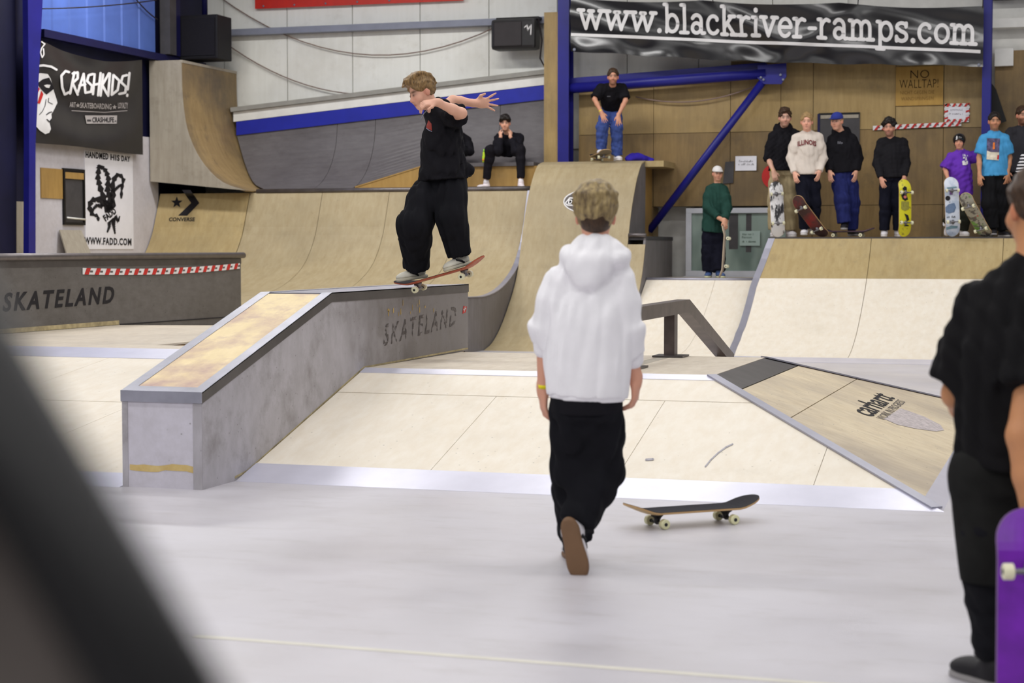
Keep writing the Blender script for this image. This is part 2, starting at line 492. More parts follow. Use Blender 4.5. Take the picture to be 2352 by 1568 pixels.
# ---- left wall
wall_left = box('wall_left', -15.6, -15.16, -6, 29.36, 0, 7.6, M['navy'], kind='structure')
box('plaster_panel', -15.16, -15.1, 23.5, 27.5, 0, 3.4, M['white_plaster'], wall_left)
box('grey_sheet', -15.16, -15.1, 20.0, 23.45, 0, float(onx(30, 462, -15.1)[2]), M['ply_grey'], wall_left)
_ys = [float(onx(px, 60, -15.1)[1]) for px in (75, 113, 152, 193, 233, 273, 313, 352)]
for a, b in zip(_ys[:-1], _ys[1:]):
    vv = []
    ff = []
    pts = [(-15.1, a+.006), (-15.06, a+.05), (-15.06, b-.012), (-15.1, b-.006), (-15.14, b-.006), (-15.14, a+.006)]
    for z in (4.83, 7.3):
        vv += [(q[0], q[1], z) for q in pts]
    k = 6
    ff = [tuple(range(k-1, -1, -1)), tuple(range(k, 2*k))]+[(i, (i+1) % k, k+(i+1) % k, k+i) for i in range(k)]
    link('translucent_panel', pymesh('translucent_panel', vv, ff), M['blue_sheet'], wall_left)
tag(box('steel_post', -15.05, -14.86, 27.52, 27.75, 4.83, 7.55, M['dark_panel']), 'dark grey corner post beside the blue light panels', 'post')
tag(box('steel_post', -15.05, -14.9, 27.8, 27.97, 4.83, 7.55, M['blue_dark']), 'dark blue corner post left of the hanging loudspeaker', 'post')
tag(box('steel_girt', -15.05, -14.94, 23.75, 29.0, 4.70, 4.82, M['blue_dark']), 'dark blue horizontal girt above the CRASHKIDS! banner', 'beam')

# ---- steel columns and braces
c = thing('steel_column', 'dark blue leaning steel column beside the torn skull-black banner at far left', 'column', (-15.0, 23.5, 0))
c['label'] = 'dark blue steel column left of the black banner, at the left edge'
def cy(px, py): return float(onx(px, py, -14.8)[1])
extrude_profile('shaft', [(cy(62, 580), 0), (cy(79, 580), 0), (cy(82, 330), 3.1), (cy(98, 5), 5.2), (cy(110, 0), 7.5), (cy(66, 0), 7.5), (cy(67, 330), 3.1)], 'x', -14.89, -14.8, M['blue'], c)
extrude_profile('flange', [(cy(62, 580)-.9, 0), (cy(62, 580)-.01, 0), (cy(66, 330)-.01, 3.1), (cy(65, 0)-.01, 7.5), (cy(65, 0)-.9, 7.5)], 'x', -15.08, -15.0, M['navy'], c)

def i_column(x0, x1, y, z0, label):
    o = thing('steel_column', label, 'column', ((x0+x1)/2, y, z0))
    box('front_flange', x0, x1, y, y+.03, z0, 7.5, M['blue'], o)
    box('web', (x0+x1)/2-.02, (x0+x1)/2+.02, y+.03, y+.27, z0, 7.5, M['blue'], o)
    box('back_flange', x0, x1, y+.27, y+.3, z0, 7.5, M['blue'], o)
    return o
i_column(-8.25, -8.06, 28.5, 2.92, 'blue steel column between the plywood post and the web address banner')
i_column(-1.46, -1.33, 28.5, 1.72, 'blue steel column at the right end of the web address banner')
c = thing('plywood_post', 'tall narrow plywood post beside the middle blue column', 'post', (-8.38, 28.6, 2.92))
box('front_board', -8.5, -8.26, 28.55, 28.57, 2.92, 5.41, M['ply_wall'], c)
box('side_board', -8.5, -8.48, 28.57, 28.85, 2.92, 5.41, M['ply_wall'], c)
# sloping blue truss with gusset and diagonal
c = thing('roof_truss', 'blue tubular steel truss sloping up across the plywood wall', 'truss', (-6, 28.6, 4.2))
p0, p1 = ony(1307, 203, 28.62), ony(1760, 168, 28.62)
tube('lower_chord', [p0, p1], 0.085, M['blue'], c, 16)
q0, q1 = ony(1307, 188, 28.8), ony(1760, 152, 28.8)
bar('upper_plate', [q0, q1], 0.2, 0.1, M['blue'], c)
g = [ony(*p, 28.56) for p in ((1740, 150), (1806, 145), (1806, 176), (1794, 193), (1755, 193), (1740, 180))]
gp = slab('gusset_plate', g, (0, -1, 0), 0.03, M['blue'], c)
for px, py in ((1748, 178), (1754, 183), (1793, 172), (1799, 183)):
    k = ony(px, py, 28.55)
    tube('bolt', [k, k+np.array([0, -.02, 0])], .02, M['grey_beam'], gp, 8)
tube('diagonal_brace', [ony(1752, 188, 28.62), ony(1491, 530, 28.62)], 0.062, M['blue'], c, 14)
# cable sagging under the truss
def sag(a, b, drop, n=16):
    a, b = np.array(a), np.array(b)
    return [a+(b-a)*i/n+np.array([0, 0, -4*drop*(i/n)*(1-i/n)]) for i in range(n+1)]
tag(tube('hanging_cable', sag(ony(1460, 222, 28.83), ony(1740, 195, 28.83), .17), .012, M['cable'], None, 6),
    'thin brown cable sagging across plywood below the blue truss', 'cable')
for (a, b, dr, lb) in (((500, -10), (1143, 60), .75, 'thin brown cable sagging from top of white wall to the wall speaker'),
                       ((512, 95), (960, 203), .42, 'lower thin cable sagging across the white wall panels to the band')):
    tag(tube('hanging_cable', sag(ony(*a, 29.22), ony(*b, 29.22), dr), .011, M['cable'], None, 6), lb, 'cable')
for a, b, lb in (((97, 20), (360, 0), 'dark wire crossing the blue light panels, rising to right'), ((310, -5), (362, 45), 'dark wire running down across the blue panels at corner')):
    tag(tube('hanging_cable', sag(onx(*a, -14.8 if a[0] < 200 else -15.0), onx(*b, -14.8 if a[0] < 200 else -15.0), .03), .011, M['cable_dark'], None, 6), lb, 'cable')
# grey beam on the white wall
c = box('wall_beam', -15.0, -8.5, 29.1, 29.3, 5.31, 5.42, M['grey_beam'])
tag(c, 'long grey steel beam running across the white wall panels', 'beam')
# window beside the boy
w = thing('window_1', None, None, (-5.6, YW, 1.06)); w['kind'] = 'structure'
x0, x1, z0, z1 = -6.16, -4.4, 1.06, 2.17
for nm, a, b, cc, d in (('frame_bottom', x0, x1, z0, z0+.085), ('frame_top', x0, x1, z1-.085, z1), ('frame_side', x0, x0+.095, z0+.085, z1-.085), ('frame_side', x1-.09, x1, z0+.085, z1-.085)):
    box(nm, a, b, YW-.05, YW+.02, cc, d, M['frame_white'], w, .006)
mg, tg = newmat('window_glass', 0.08, 0, 0.6)
vcol = tg.coord(scale=(1, 1, 1))
cc = tg.mix(tg.ramp(tg.noise(tg.coord(scale=(1.6, 1, .7)), 1.7, 2), .4, .6), lin((112, 128, 122)), lin((142, 158, 150)))
tg.l(cc, tg.b.inputs['Base Color'])
box('pane', x0+.095, x1-.09, YW-.01, YW+.005, z0+.085, z1-.085, mg, w)
for a, b, z in ((-5.85, -5.78, 1.3), (-5.45, -5.3, 1.5), (-5.17, -5.08, 1.45)):
    box('mullion_behind', a, b, YW-.012, YW-.01, z, z1-.1, M['dark_panel'], w)
box('sill', x0-.03, x1+.03, YW-.07, YW, z0-.045, z0, M['frame_white'], w)

# ================================================================ RAMPS
def hipx(t): return -0.72+(-2.5+0.72)*t
def front(t, x): return (x, 10.42+2.2*t, HB*t)
NB = (0, -HB, 2.2)
fb = thing('funbox_ramp', 'wide plywood funbox with front bank, flat top and hipped right side', 'ramp', (-3, 12.6, 0))
def front_piece(name, t0, t1, xa, xb, mat, lift=0.0, xa2=None):
    q2 = [(t0, xa), (t0, xb), (t1, xb), (t1, xa)]
    cl = []
    for i in range(4):                                  # keep the part on this side of the hip
        a, b = q2[i], q2[(i+1) % 4]
        da, db_ = hipx(a[0])-a[1], hipx(b[0])-b[1]
        if da >= 0: cl.append(a)
        if da*db_ < 0:
            u = da/(da-db_); cl.append((a[0]+(b[0]-a[0])*u, a[1]+(b[1]-a[1])*u))
    pl = [front(*q) for q in cl]
    pl = [np.array(q)+np.array([0, 0, lift]) for q in pl]
    return slab(name, pl, NB, .018, mat, fb)
SX = [-5.181, -3.95, -2.72, -1.5, 0]
for a, b in zip(SX[:-1], SX[1:]):
    front_piece('plywood_sheet', .13, .755, a+.002, b-.002, M['ply_bank'])
front_piece('plywood_sheet', .76, .955, -5.18, -3.402, M['ply_bank'])
front_piece('plywood_sheet', .76, .955, -3.398, 0, M['ply_bank'])
front_piece('foot_strip', -.005, .135, -5.18, 0, M['strip'], .004)
front_piece('ridge_strip', .95, 1.0, -5.18, 0, M['strip'], .004)
# right side (hipped)
def rpt(t, s):
    """t up the slope, s from the near hip (0) to the far hip (1)"""
    y0, y1 = 10.42+2.2*t, 17.2-2.35*t
    return np.array((hipx(t), y0+(y1-y0)*s, HB*t))
NR = np.cross(rpt(1, 0)-rpt(0, 0), rpt(1, 1)-rpt(1, 0)); NR = NR if NR[2] > 0 else -NR
RB = []
for t0, t1 in ((.07, .62), (.624, .86)):
    for s0, s1 in ((0, .5), (.5, 1)):
        RB.append(slab('plywood_sheet', [rpt(t0, s0), rpt(t0, s1), rpt(t1, s1), rpt(t1, s0)], NR, .018, M['ply_worn'], fb))
slab('top_edge_plate', [rpt(.865, 0), rpt(.865, 1), rpt(1, 1), rpt(1, 0)], NR, .02, M['angle'], fb)
slab('foot_strip', [rpt(-.01, 0), rpt(-.01, 1), rpt(.07, 1), rpt(.07, 0)], NR, .02, M['strip'], fb)
# hip strip
for s in (0, 1):
    a, b = rpt(.02, s), rpt(1, s)
    bar('hip_strip', [a+np.array([0, 0, .004]), b+np.array([0, 0, .004])], .075, .012, M['strip_dim'], fb)
# platform
for a, b, mt in ((-5.18, -3.9, M['ply_plat']), (-3.897, -3.36, M['ply_plat']), (-3.357, -3.25, M['ply_grey']), (-3.247, -2.49, M['ply_plat'])):
    for y0, y1 in ((12.62, 13.75), (13.755, 14.85)):
        box('plywood_sheet', a, b, y0, y1, HB-.018, HB, mt, fb)
for a, b in ((-5.18, -3.9), (-3.897, -2.5)):
    slab('plywood_sheet', [(a, 14.853, HB), (b, 14.853, HB), (b if b < -3 else -.72, 17.2, 0), (a, 17.2, 0)], (0, HB, 2.35), .018, M['ply_bank'], fb)
# understructure
extrude_profile('timber_frame', [(10.55, .0), (12.63, HB-.025), (14.84, HB-.025), (17.0, 0)], 'x', -5.175, -2.52, M['ply_brown'], fb)

# left bank beside the ledge
lb = thing('long_bank_ramp', 'long gentle plywood bank left of the grind ledge with white steel lips', 'ramp', (-8, 12, 0))
LX0, LX1 = -10.92, -5.75
def lfront(t, x): return (x, 9.95+4.5*t, HB*t)
NL = (0, -HB, 4.5)
for a, b in ((LX0, -9.45), (-9.447, -8.2), (-8.197, -6.95), (-6.947, LX1)):
    slab('plywood_sheet', [lfront(.07, a), lfront(.07, b), lfront(.52, b), lfront(.52, a)], NL, .018, M['ply_bank'], lb)
    slab('plywood_sheet', [lfront(.523, a), lfront(.523, b), lfront(.9, b), lfront(.9, a)], NL, .018, M['ply_bank'], lb)
for nm, t0, t1 in (('foot_strip', -.005, .07), ('ridge_strip', .9, 1.0)):
    slab(nm, [np.array(lfront(t0, LX0))+[0, 0, .004], np.array(lfront(t0, LX1))+[0, 0, .004], np.array(lfront(t1, LX1))+[0, 0, .004], np.array(lfront(t1, LX0))+[0, 0, .004]], NL, .02, M['strip'], lb)
box('plywood_sheet', -8.297, LX1, 14.45, 15.04, HB-.018, HB, M['ply_plat'], lb)
extrude_profile('timber_frame', [(10.1, 0), (14.45, HB-.025), (15.04, HB-.025), (15.04, 0)], 'x', -7.9, LX1-.01, M['ply_brown'], lb)
for a, b in ((LX0, -8.3),):
    for y0, y1 in ((14.45, 16.7), (16.703, 18.9)):
        box('plywood_sheet', a, b, y0, y1, HB-.018, HB, M['ply_plat'], lb)
    slab('plywood_sheet', [(a, 18.903, HB), (b, 18.903, HB), (b, 22.17, .46), (a, 22.17, .46)], (0, HB-.46, 3.27), .018, M['ply_plat'], lb)
extrude_profile('timber_frame', [(10.1, 0), (14.45, HB-.025), (18.9, HB-.025), (22.17, .435), (22.17, 0)], 'x', LX0+.02, -8.32, M['ply_brown'], lb)

# the grind ledge the skater is on
E0, E1 = -5.746, -5.189
lg = thing('grind_ledge', 'grey down-ledge with dark angle-iron edges and worn plywood top under the skater', 'ledge', (-5.47, 12.5, 0))
top = [(9.97, .612), (12.0, 1.185), (15.06, 1.19)]
def ltop(y): return .612+(1.185-.612)*(y-9.97)/2.03 if y < 12 else 1.185+.005*(y-12)/3.06
side = [(9.975, 0), (10.42, 0), (10.52, .012), (12.62, .58), (15.06, .597), (15.06, 1.12), (12.0, 1.115), (9.975, .545)]
LS = extrude_profile('side_panel', side, 'x', E1-.02, E1, M['ledge_dark'], lg)
extrude_profile('side_panel', side, 'x', E0, E0+.02, M['ledge_side'], lg)
box('front_panel', E0+.02, E1-.02, 9.97, 9.99, 0, .545, M['ledge_front'], lg)
box('corner_trim', E1-.06, E1+.002, 9.966, 9.97, 0, .545, M['ledge_side'], lg)
box('corner_trim', E0, E0+.04, 9.966, 9.97, 0, .545, M['ledge_side'], lg)
box('end_panel', E0+.02, E1-.02, 15.04, 15.06, .3, 1.12, M['side_grey'], lg)
m_wear = plywood('bare_wood_wear', (216, 192, 130), (200, 172, 108), (150, 126, 88), .5, (1, 1, 1), speck=0, blotch=4)
rr = random.Random(4)
pts_t = [(E0+.05+i*.05, .145+rr.uniform(-.006, .012)) for i in range(10)]
pts_b = [(E0+.05+i*.05, .11+rr.uniform(-.012, .006)) for i in range(10)]
link('worn_stripe', pymesh('worn_stripe', [(x, 9.9685, z) for x, z in pts_b]+[(x, 9.9685, z) for x, z in pts_t], [(i, i+1, 11+i, 10+i) for i in range(9)]), m_wear, lg)
m_base = plain('scuffed_base_edge', (172, 158, 122), .7, 0, .2, .3, 9)
edge = [(10.0, .02), (10.42, .02), (10.6, .04), (12.62, .595), (15.05, .612)]
bar('base_wear_strip', [(E1+.001, y, z+.004) for y, z in edge[1:]], .004, .014, m_base, lg)
def topseg(name, xa, xb, ya, yb, za, mat, th=.02, dz=0.0):
    ys = [ya]+([12.0] if ya < 12 < yb else [])+[yb]
    vv = []
    for y in ys: vv += [(xa, y, ltop(y)+dz), (xb, y, ltop(y)+dz), (xb, y, ltop(y)+dz-th), (xa, y, ltop(y)+dz-th)]
    ff = []
    for i in range(len(ys)-1):
        for k in range(4):
            a, b = i*4+k, i*4+(k+1) % 4
            ff.append((a, a+4, b+4, b))
    e = (len(ys)-1)*4
    ff += [(0, 1, 2, 3), (e+3, e+2, e+1, e)]
    return link(name, pymesh(name, vv, ff), mat, lg)
topseg('top_board', E0+.07, E1-.07, 10.05, 11.97, 0, M['ledge_top'], .02, -.004)
topseg('top_board', E0+.07, E1-.07, 12.0, 15.0, 0, M['angle_top'], .02, -.004)
topseg('edge_top', E1-.07, E1+.006, 9.965, 15.065, 0, M['angle_top'], .008)
topseg('edge_top', E0-.006, E0+.07, 9.965, 15.065, 0, M['angle_top'], .008)
topseg('edge_side', E1-.002, E1+.006, 9.965, 15.065, 0, M['angle'], .07, -.001)
topseg('edge_side', E0-.006, E0+.002, 9.965, 15.065, 0, M['angle'], .07, -.001)
box('edge_front', E0-.006, E1+.006, 9.96, 9.968, .542, .612, M['angle_top'], lg)
topseg('edge_top', E0+.07, E1-.07, 9.965, 10.05, 0, M['angle_top'], .008)
extrude_profile('core', [(10.0, .0), (10.4, .01), (12.62, .57), (15.03, .58), (15.03, 1.1), (12.0, 1.1), (10.0, .53)], 'x', E0+.03, E1-.03, M['ply_brown'], lg)
# stencil on the side of the ledge, worn away
vf = refine(fit(font_vf('SKATELAND', 1, .012, 1.35, .25), 1.72, .17), .06)
keep = [f for i, f in enumerate(vf[1]) if random.Random(i*7).random() < .62]
flat('stencil_lettering', (vf[0], keep), (E1+.003, 13.02, .74), (0, 1, .055), (0, 0, 1), M['ink_soft'], lg)
m_scr = plain('scraped_wood', (190, 160, 96), .6)
rr = random.Random(9)
for i in range(14):
    y = 13.1+rr.random()*1.2; z = .99+rr.uniform(-.03, .07)
    w_ = rr.uniform(.01, .03); hh = rr.uniform(.02, .06)
    flat('scrape', poly_vf([(0, 0), (w_, .01), (w_*.8, hh), (.002, hh*.8)]), (E1+.0025, y, z), (0, 1, 0), (0, 0, 1), m_scr, lg)
flat('sticker', poly_vf([(0, 0), (.09, .01), (.12, .06), (.03, .07)]), (E1+.003, 14.9, .93), (0, 1, 0), (0, 0, 1), M['red'], lg)
flat('sticker_star', strokes_vf([[(.03, .035), (.09, .045)], [(.05, .02), (.07, .06)]], .012), (E1+.004, 14.9, .93), (0, 1, 0), (0, 0, 1), M['white'], lg)

# the dark box with coping on the left
db = thing('coping_box', 'long dark grey box with round steel coping and SKATELAND stencil at left', 'ledge', (-11.3, 18, 0))
BX = -10.925
DS = box('side_panel', BX-.02, BX, 12.6, 18.92, HB-.02, 1.40, M['dark_ledge'], db)
DS2 = box('side_panel', BX-.02, BX-.004, 18.925, 22.18, .2, 1.40, M['dark_ledge'], db)
box('end_panel', -11.7, BX-.02, 22.16, 22.18, .2, 1.40, M['dark_ledge'], db)
box('top_board', -11.7, BX-.03, 12.6, 22.18, 1.385, 1.41, M['strip_dim'], db)
box('core', -11.68, BX-.025, 12.62, 22.15, .0, 1.38, M['ply_brown'], db)
tube('coping', [(BX, 12.6, 1.415), (BX, 22.25, 1.415)], .042, M['coping'], db, 14)
box('steel_plate', BX-.002, BX+.003, 12.6, 22.18, 1.30, 1.37, M['angle'], db)
bar('seam_line', [(BX+.0, 18.93, .60), (BX+.0, 22.1, .585)], .006, .012, M['ink'], db)
bar('base_wear_strip', [(BX+.002, 14.4, HB+.03), (BX+.002, 18.9, HB+.03)], .006, .05, m_base, db)
q0, q1 = onx(5, 712, BX), onx(262, 702, BX)
vf = refine(fit(font_vf('SKATELAND', 1, .03, 1.3, .25), q1[1]-q0[1], .205), .2)
flat('stencil_lettering', vf, (BX+.004, q0[1], .83), (0, 1, .012), (0, 0, 1), M['ink'], db)
# barrier tape: white strip with red slanted bars and small dark print
def tape(name, p, q, h, n, label, ux_lean=.5, parent=None, sagd=0.0, nrm=(0, -1, 0)):
    p, q = np.array(p), np.array(q); nn = np.array(nrm, float)
    d = q-p; L = np.linalg.norm(d); d /= L
    z = np.array([0, 0, 1.0])
    def pt(s, v): return p+d*s+z*(v*h-4*sagd*(s/L)*(1-s/L))
    k = 40
    vv = [pt(L*i/k, v)+nn*.002 for i in range(k+1) for v in (0, 1)]+[pt(L*i/k, v)-nn*.001 for i in range(k+1) for v in (0, 1)]
    ff = [(2*i, 2*i+2, 2*i+3, 2*i+1) for i in range(k)]+[(2*(k+1)+2*i+1, 2*(k+1)+2*i+3, 2*(k+1)+2*i+2, 2*(k+1)+2*i) for i in range(k)]
    o = link(name, pymesh(name, vv, ff), M['white'], parent)
    if label: tag(o, label, 'tape')
    pitch = L/n
    for i in range(n):
        s0 = i*pitch+.15*pitch
        a = [(s0, 0), (s0+.42*pitch, 0), (min(L, s0+.42*pitch+ux_lean*h), 1), (min(L, s0+ux_lean*h), 1)]
        link('red_bar', pymesh('red_bar', [pt(*c_)+nn*.004 for c_ in a], [(0, 1, 2, 3)]), M['red'], o)
        bb = [(s0+.55*pitch, .35), (s0+.82*pitch, .35), (s0+.85*pitch, .65), (s0+.57*pitch, .65)]
        link('small_print', pymesh('small_print', [pt(min(L, c_[0]), c_[1])+nn*.0045 for c_ in bb], [(0, 1, 2, 3)]), M['ink_soft'], o)
    return o
q0, q1 = onx(190, 622, BX+.01), onx(551, 622, BX+.01)
tape('barrier_tape', (BX+.008, q0[1], 1.21), (BX+.008, q1[1], 1.235), .075, 18, 'red and white barrier tape stuck along the dark coping box', .7, None, .035, (1, 0, 0))

# flat rail on the platform
rl = thing('grind_rail', 'brown square steel grind rail kinking down behind the funbox', 'rail', (-3.262, 14.85, HB))
RX = -3.262
bar('rail_bar', [(RX, 12.9, 1.0), (RX, 15.2, 1.01), (RX, 17.3, .42)], .11, .11, M['rail'], rl)
bar('post', [(RX, 14.70, HB+.004), (RX, 14.70, .96)], .09, .12, M['rail'], rl, (0, 1, 0))
bar('post', [(RX, 13.2, HB+.004), (RX, 13.2, .95)], .09, .12, M['rail'], rl, (0, 1, 0))
bar('post', [(RX, 17.0, .085), (RX, 17.0, .46)], .09, .12, M['rail'], rl, (0, 1, 0))
for y in (14.70, 13.2):
    box('base_plate', RX-.13, RX+.13, y-.13, y+.13, HB+.002, HB+.016, M['angle'], rl)
bk = lambda y: HB*(17.2-y)/2.35
bar('base_plate', [(RX, 16.88, bk(16.88)+.012), (RX, 17.12, bk(17.12)+.012)], .26, .014, M['angle'], rl)

# centre quarter pipe
def spline(pts, n=20):
    pts = np.array(pts, float); t = np.zeros(len(pts))
    for i in range(1, len(pts)): t[i] = t[i-1]+np.linalg.norm(pts[i]-pts[i-1])
    m = np.gradient(pts, t, axis=0)
    out = []
    for s in np.linspace(0, t[-1], n):
        i = min(len(pts)-2, int(np.searchsorted(t, s, side='right')-1)); hh = t[i+1]-t[i]; u = (s-t[i])/hh
        out.append((2*u**3-3*u**2+1)*pts[i]+(u**3-2*u**2+u)*hh*m[i]+(-2*u**3+3*u**2)*pts[i+1]+(u**3-u**2)*hh*m[i+1])
    return [tuple(q) for q in out]
cq = thing('quarter_pipe', 'large tan plywood quarter pipe behind the skater with steel coping', 'ramp', (-11, 26, 0))
CQP = spline([(24.38, .81), (25.24, .813), (25.7, .868), (26.24, 1.01), (26.8, 1.274), (27.21, 1.72), (27.4, 2.14), (27.53, 2.45)], 26)
cqx = [-13.38, -12.05, -10.85, -9.62, -8.47]
half = 15
for a, b in zip(cqx[:-1], cqx[1:]):
    curved_sheet('plywood_sheet', CQP[:half+1], a+.004, b-.004, .02, M['ply_quarter'], cq)
    curved_sheet('plywood_sheet', CQP[half:], a+.004, b-.004, .02, M['ply_quarter'], cq)
CQL = CQP
CONV = curved_sheet('plywood_sheet', CQL, -15.08, -13.39, .02, M['ply_quarter_tan'], cq)
curved_sheet('edge_trim', [(q[0]-.004, q[1]+.004) for q in CQP], -8.47, -8.385, .014, M['strip_dim'], cq)
extrude_profile('side_panel', [(q[0], q[1]-.014) for q in CQP]+[(28.2, 2.44), (28.2, 0), (22.5, 0), (22.5, .5), (24.38, .79)], 'x', -8.44, -8.40, M['side_grey'], cq)
tube('coping', [(-13.26, 27.545, 2.475), (-8.4, 27.545, 2.475)], .04, M['coping'], cq, 12)
box('deck', -13.26, -8.4, 27.56, 28.3, 2.40, 2.465, M['ply_plat'], cq)
extrude_profile('timber_frame', [(q[0]+.03, q[1]-.06) for q in CQP]+[(28.2, 2.38), (28.2, 0), (24.38, 0)], 'x', -14.88, -8.46, M['ply_brown'], cq)
for a, b in ((-14.88, -12.4), (-12.397, -10.0), (-9.997, -8.45)):
    slab('plywood_sheet', [(a, 24.378, .81), (b, 24.378, .81), (b, 22.2, .47), (a, 22.2, .47)], (0, -.34, 2.18), .018, M['ply_quarter'], cq)
# logo on the left sheet: star, chevron and word
bv = bvh_of(CONV)
def conv(px, py): return ony(px, py, 26.5)
def pxpoly(pts, fn=None): return [tuple(q) for q in pts]
def decal_px(name, polys, plane_y, mat, parent, bvh, lift=.006, ref=None):
    """pixel outlines put on a plane across the hall, then cast straight on to the sheet they are printed on"""
    parts = []
    for pl in polys:
        w3 = [ony(x, y, plane_y) for x, y in pl]
        parts.append((np.array([(q[0], q[2]) for q in w3]), [tuple(range(len(pl)))]))
    vf = refine(join_vf(parts), .12)
    return flat(name, vf, (0, plane_y, 0), (1, 0, 0), (0, 0, 1), mat, parent, None, bvh, (0, 1, 0), lift)
def star(cx, cy, r, k=.42):
    return [(cx+(r if i % 2 == 0 else r*k)*math.sin(i*math.pi/5), cy-(r if i % 2 == 0 else r*k)*math.cos(i*math.pi/5)) for i in range(10)]
# the printed logo is laid out on the face of the bent sheet itself
def on_conv(px, py):
    d = Vector(ray(px, py)); h = bv.ray_cast(Vector(CP), d)
    return np.array(h[0]) if h[0] is not None else ony(px, py, 27)
def decal_face(name, vf_px, caster, mat, parent, lift=.006, maxlen=12):
    vf = refine(vf_px, maxlen)
    vv = [caster(*q) for q in vf[0]]
    vv = [q+(CP-q)/np.linalg.norm(CP-q)*lift for q in vv]
    return link(name, pymesh(name, vv, vf[1]), mat, parent)
decal_face('star_print', poly_vf(star(406, 465, 14)), on_conv, M['ink'], cq)
decal_face('chevron_print', join_vf([poly_vf([(418, 436), (437, 436), (458, 466), (439, 466)]), poly_vf([(439, 466), (458, 466), (430, 495), (409, 495)])]), on_conv, M['ink'], cq)
vv, ff = fit(font_vf('CONVERSE', 1, .03, 1.05, .15), 60, 9)
decal_face('lettering', (np.array([(388+q[0], 508-q[1]) for q in vv]), ff), on_conv, M['ink'], cq)

# rollover quarter with the oval logo
dq = thing('rollover_quarter', 'tall narrow plywood quarter rolling over at the top, oval logo on it', 'ramp', (-7.5, 27, 0))
DQP = spline([(25.03, .0), (25.4, .08), (25.77, .258), (26.2, .58), (26.65, 1.04), (26.88, 1.5), (27.02, 1.85), (27.3, 2.35), (27.6, 2.7), (27.82, 2.86), (28.1, 2.92)], 34)
curved_sheet('plywood_sheet', DQP[:12], -8.385, -6.38, .02, M['ply_quarter'], dq)
DQ2 = curved_sheet('plywood_sheet', DQP[11:], -8.385, -6.66, .02, M['ply_quarter'], dq)
k17 = min(i for i, q in enumerate(DQP) if q[1] > 1.7)
curved_sheet('plywood_sheet', DQP[11:k17], -6.655, -6.38, .02, M['ply_quarter'], dq)
tube('coping', [(-6.655, DQP[k17][0], 1.715), (-6.38, DQP[k17][0], 1.715)], .035, M['coping'], dq)
extrude_profile('side_panel', [(q[0]+.02, q[1]-.02) for q in DQP[k17-1:]]+[(28.1, 1.7)], 'x', -6.70, -6.665, M['side_grey'], dq)
extrude_profile('side_panel', [(q[0]+.02, q[1]-.02) for q in DQP[:k17]]+[(DQP[k17][0]+.02, 1.69), (28.85, 1.69), (28.85, 0)], 'x', -6.42, -6.385, M['side_grey'], dq)
extrude_profile('timber_frame', [(q[0]+.04, q[1]-.05) for q in DQP]+[(28.8, 2.85), (28.8, 0)], 'x', -8.37, -6.72, M['ply_brown'], dq)
box('low_deck', -6.70, -6.38, DQP[k17][0]+.02, 28.88, 1.64, 1.70, M['dark_panel'], dq)
box('deck', -8.385, -6.36, 28.08, 28.9, 2.82, 2.915, M['ply_quarter_tan'], dq)
bv2 = bvh_of(DQ2)
def on_dq(px, py):
    h = bv2.ray_cast(Vector(CP), Vector(ray(px, py)))
    return np.array(h[0]) if h[0] is not None else ony(px, py, 27.2)
ov = [(1340+45*math.cos(a*math.pi/14), 463+24*math.sin(a*math.pi/14)) for a in range(28)]
decal_face('logo_oval', poly_vf(ov), on_dq, M['ink_soft'], dq, .005, 8)
decal_face('logo_ring', strokes_vf([ov+[ov[0]]], 2.6, 6), on_dq, M['white'], dq, .008, 8)
decal_face('logo_band', poly_vf([(1297, 466), (1308, 453), (1372, 453), (1383, 466), (1376, 474), (1302, 472)]), on_dq, M['white'], dq, .007, 8)
decal_face('logo_band_inner', poly_vf([(1300, 466), (1309, 456), (1371, 456), (1380, 466), (1374, 471), (1304, 469)]), on_dq, M['ink'], dq, .010, 8)
vv, ff = fit(font_vf('D', 1, .03), 10, 10)
decal_face('logo_letter', (np.array([(1306+q[0]+(10-q[1])*-.2, 468-q[1]) for q in vv]), ff), on_dq, M['white'], dq, .014, 8)

# dark grey wallride with cream and blue band; behind the step it starts at the step's top
wr = thing('grey_wallride', 'curved dark grey wallride along the back with sloping blue band on top', 'ramp', (-11.5, 28.5, 2.47))
zl, zr = float(ony(522, 313, 28.95)[2]), float(ony(1245, 227, 28.95)[2])
xl, xr = float(ony(522, 313, 28.95)[0]), -8.5
def ztop(x): return zl+(zr-zl)*(x-xl)/(xr-xl)
VP = spline([(-13.3, 2.48), (-13.75, 2.64), (-14.12, 3.0), (-14.35, 3.45), (-14.45, 4.0), (-14.47, 4.66)], 20)
def xcorner(z): return float(np.interp(z, [q[1] for q in VP], [q[0] for q in VP]))+.035+.14*math.exp(-max(0, z-2.48)/.12)   # face of the corner wallride
RZ0, RY0, RYD = 2.49, 27.62, 1.36
XA, XB = -11.68, -10.4                      # the step's wedge
def zlow(x, left=False):
    if x < XA-1e-6 or (left and x <= XA+1e-6): return RZ0
    return min(2.935, 2.58+(2.935-2.58)*(x-XA)/(XB-XA))
def ustart(x, left=False): return math.acos(1-(zlow(x, left)-RZ0)/(ztop(x)-RZ0))
def ridey(x): return RY0+RYD*math.sin(ustart(x))
NU = 16
wx = [None, -12.4, XA, XB, -9.4, -8.5]
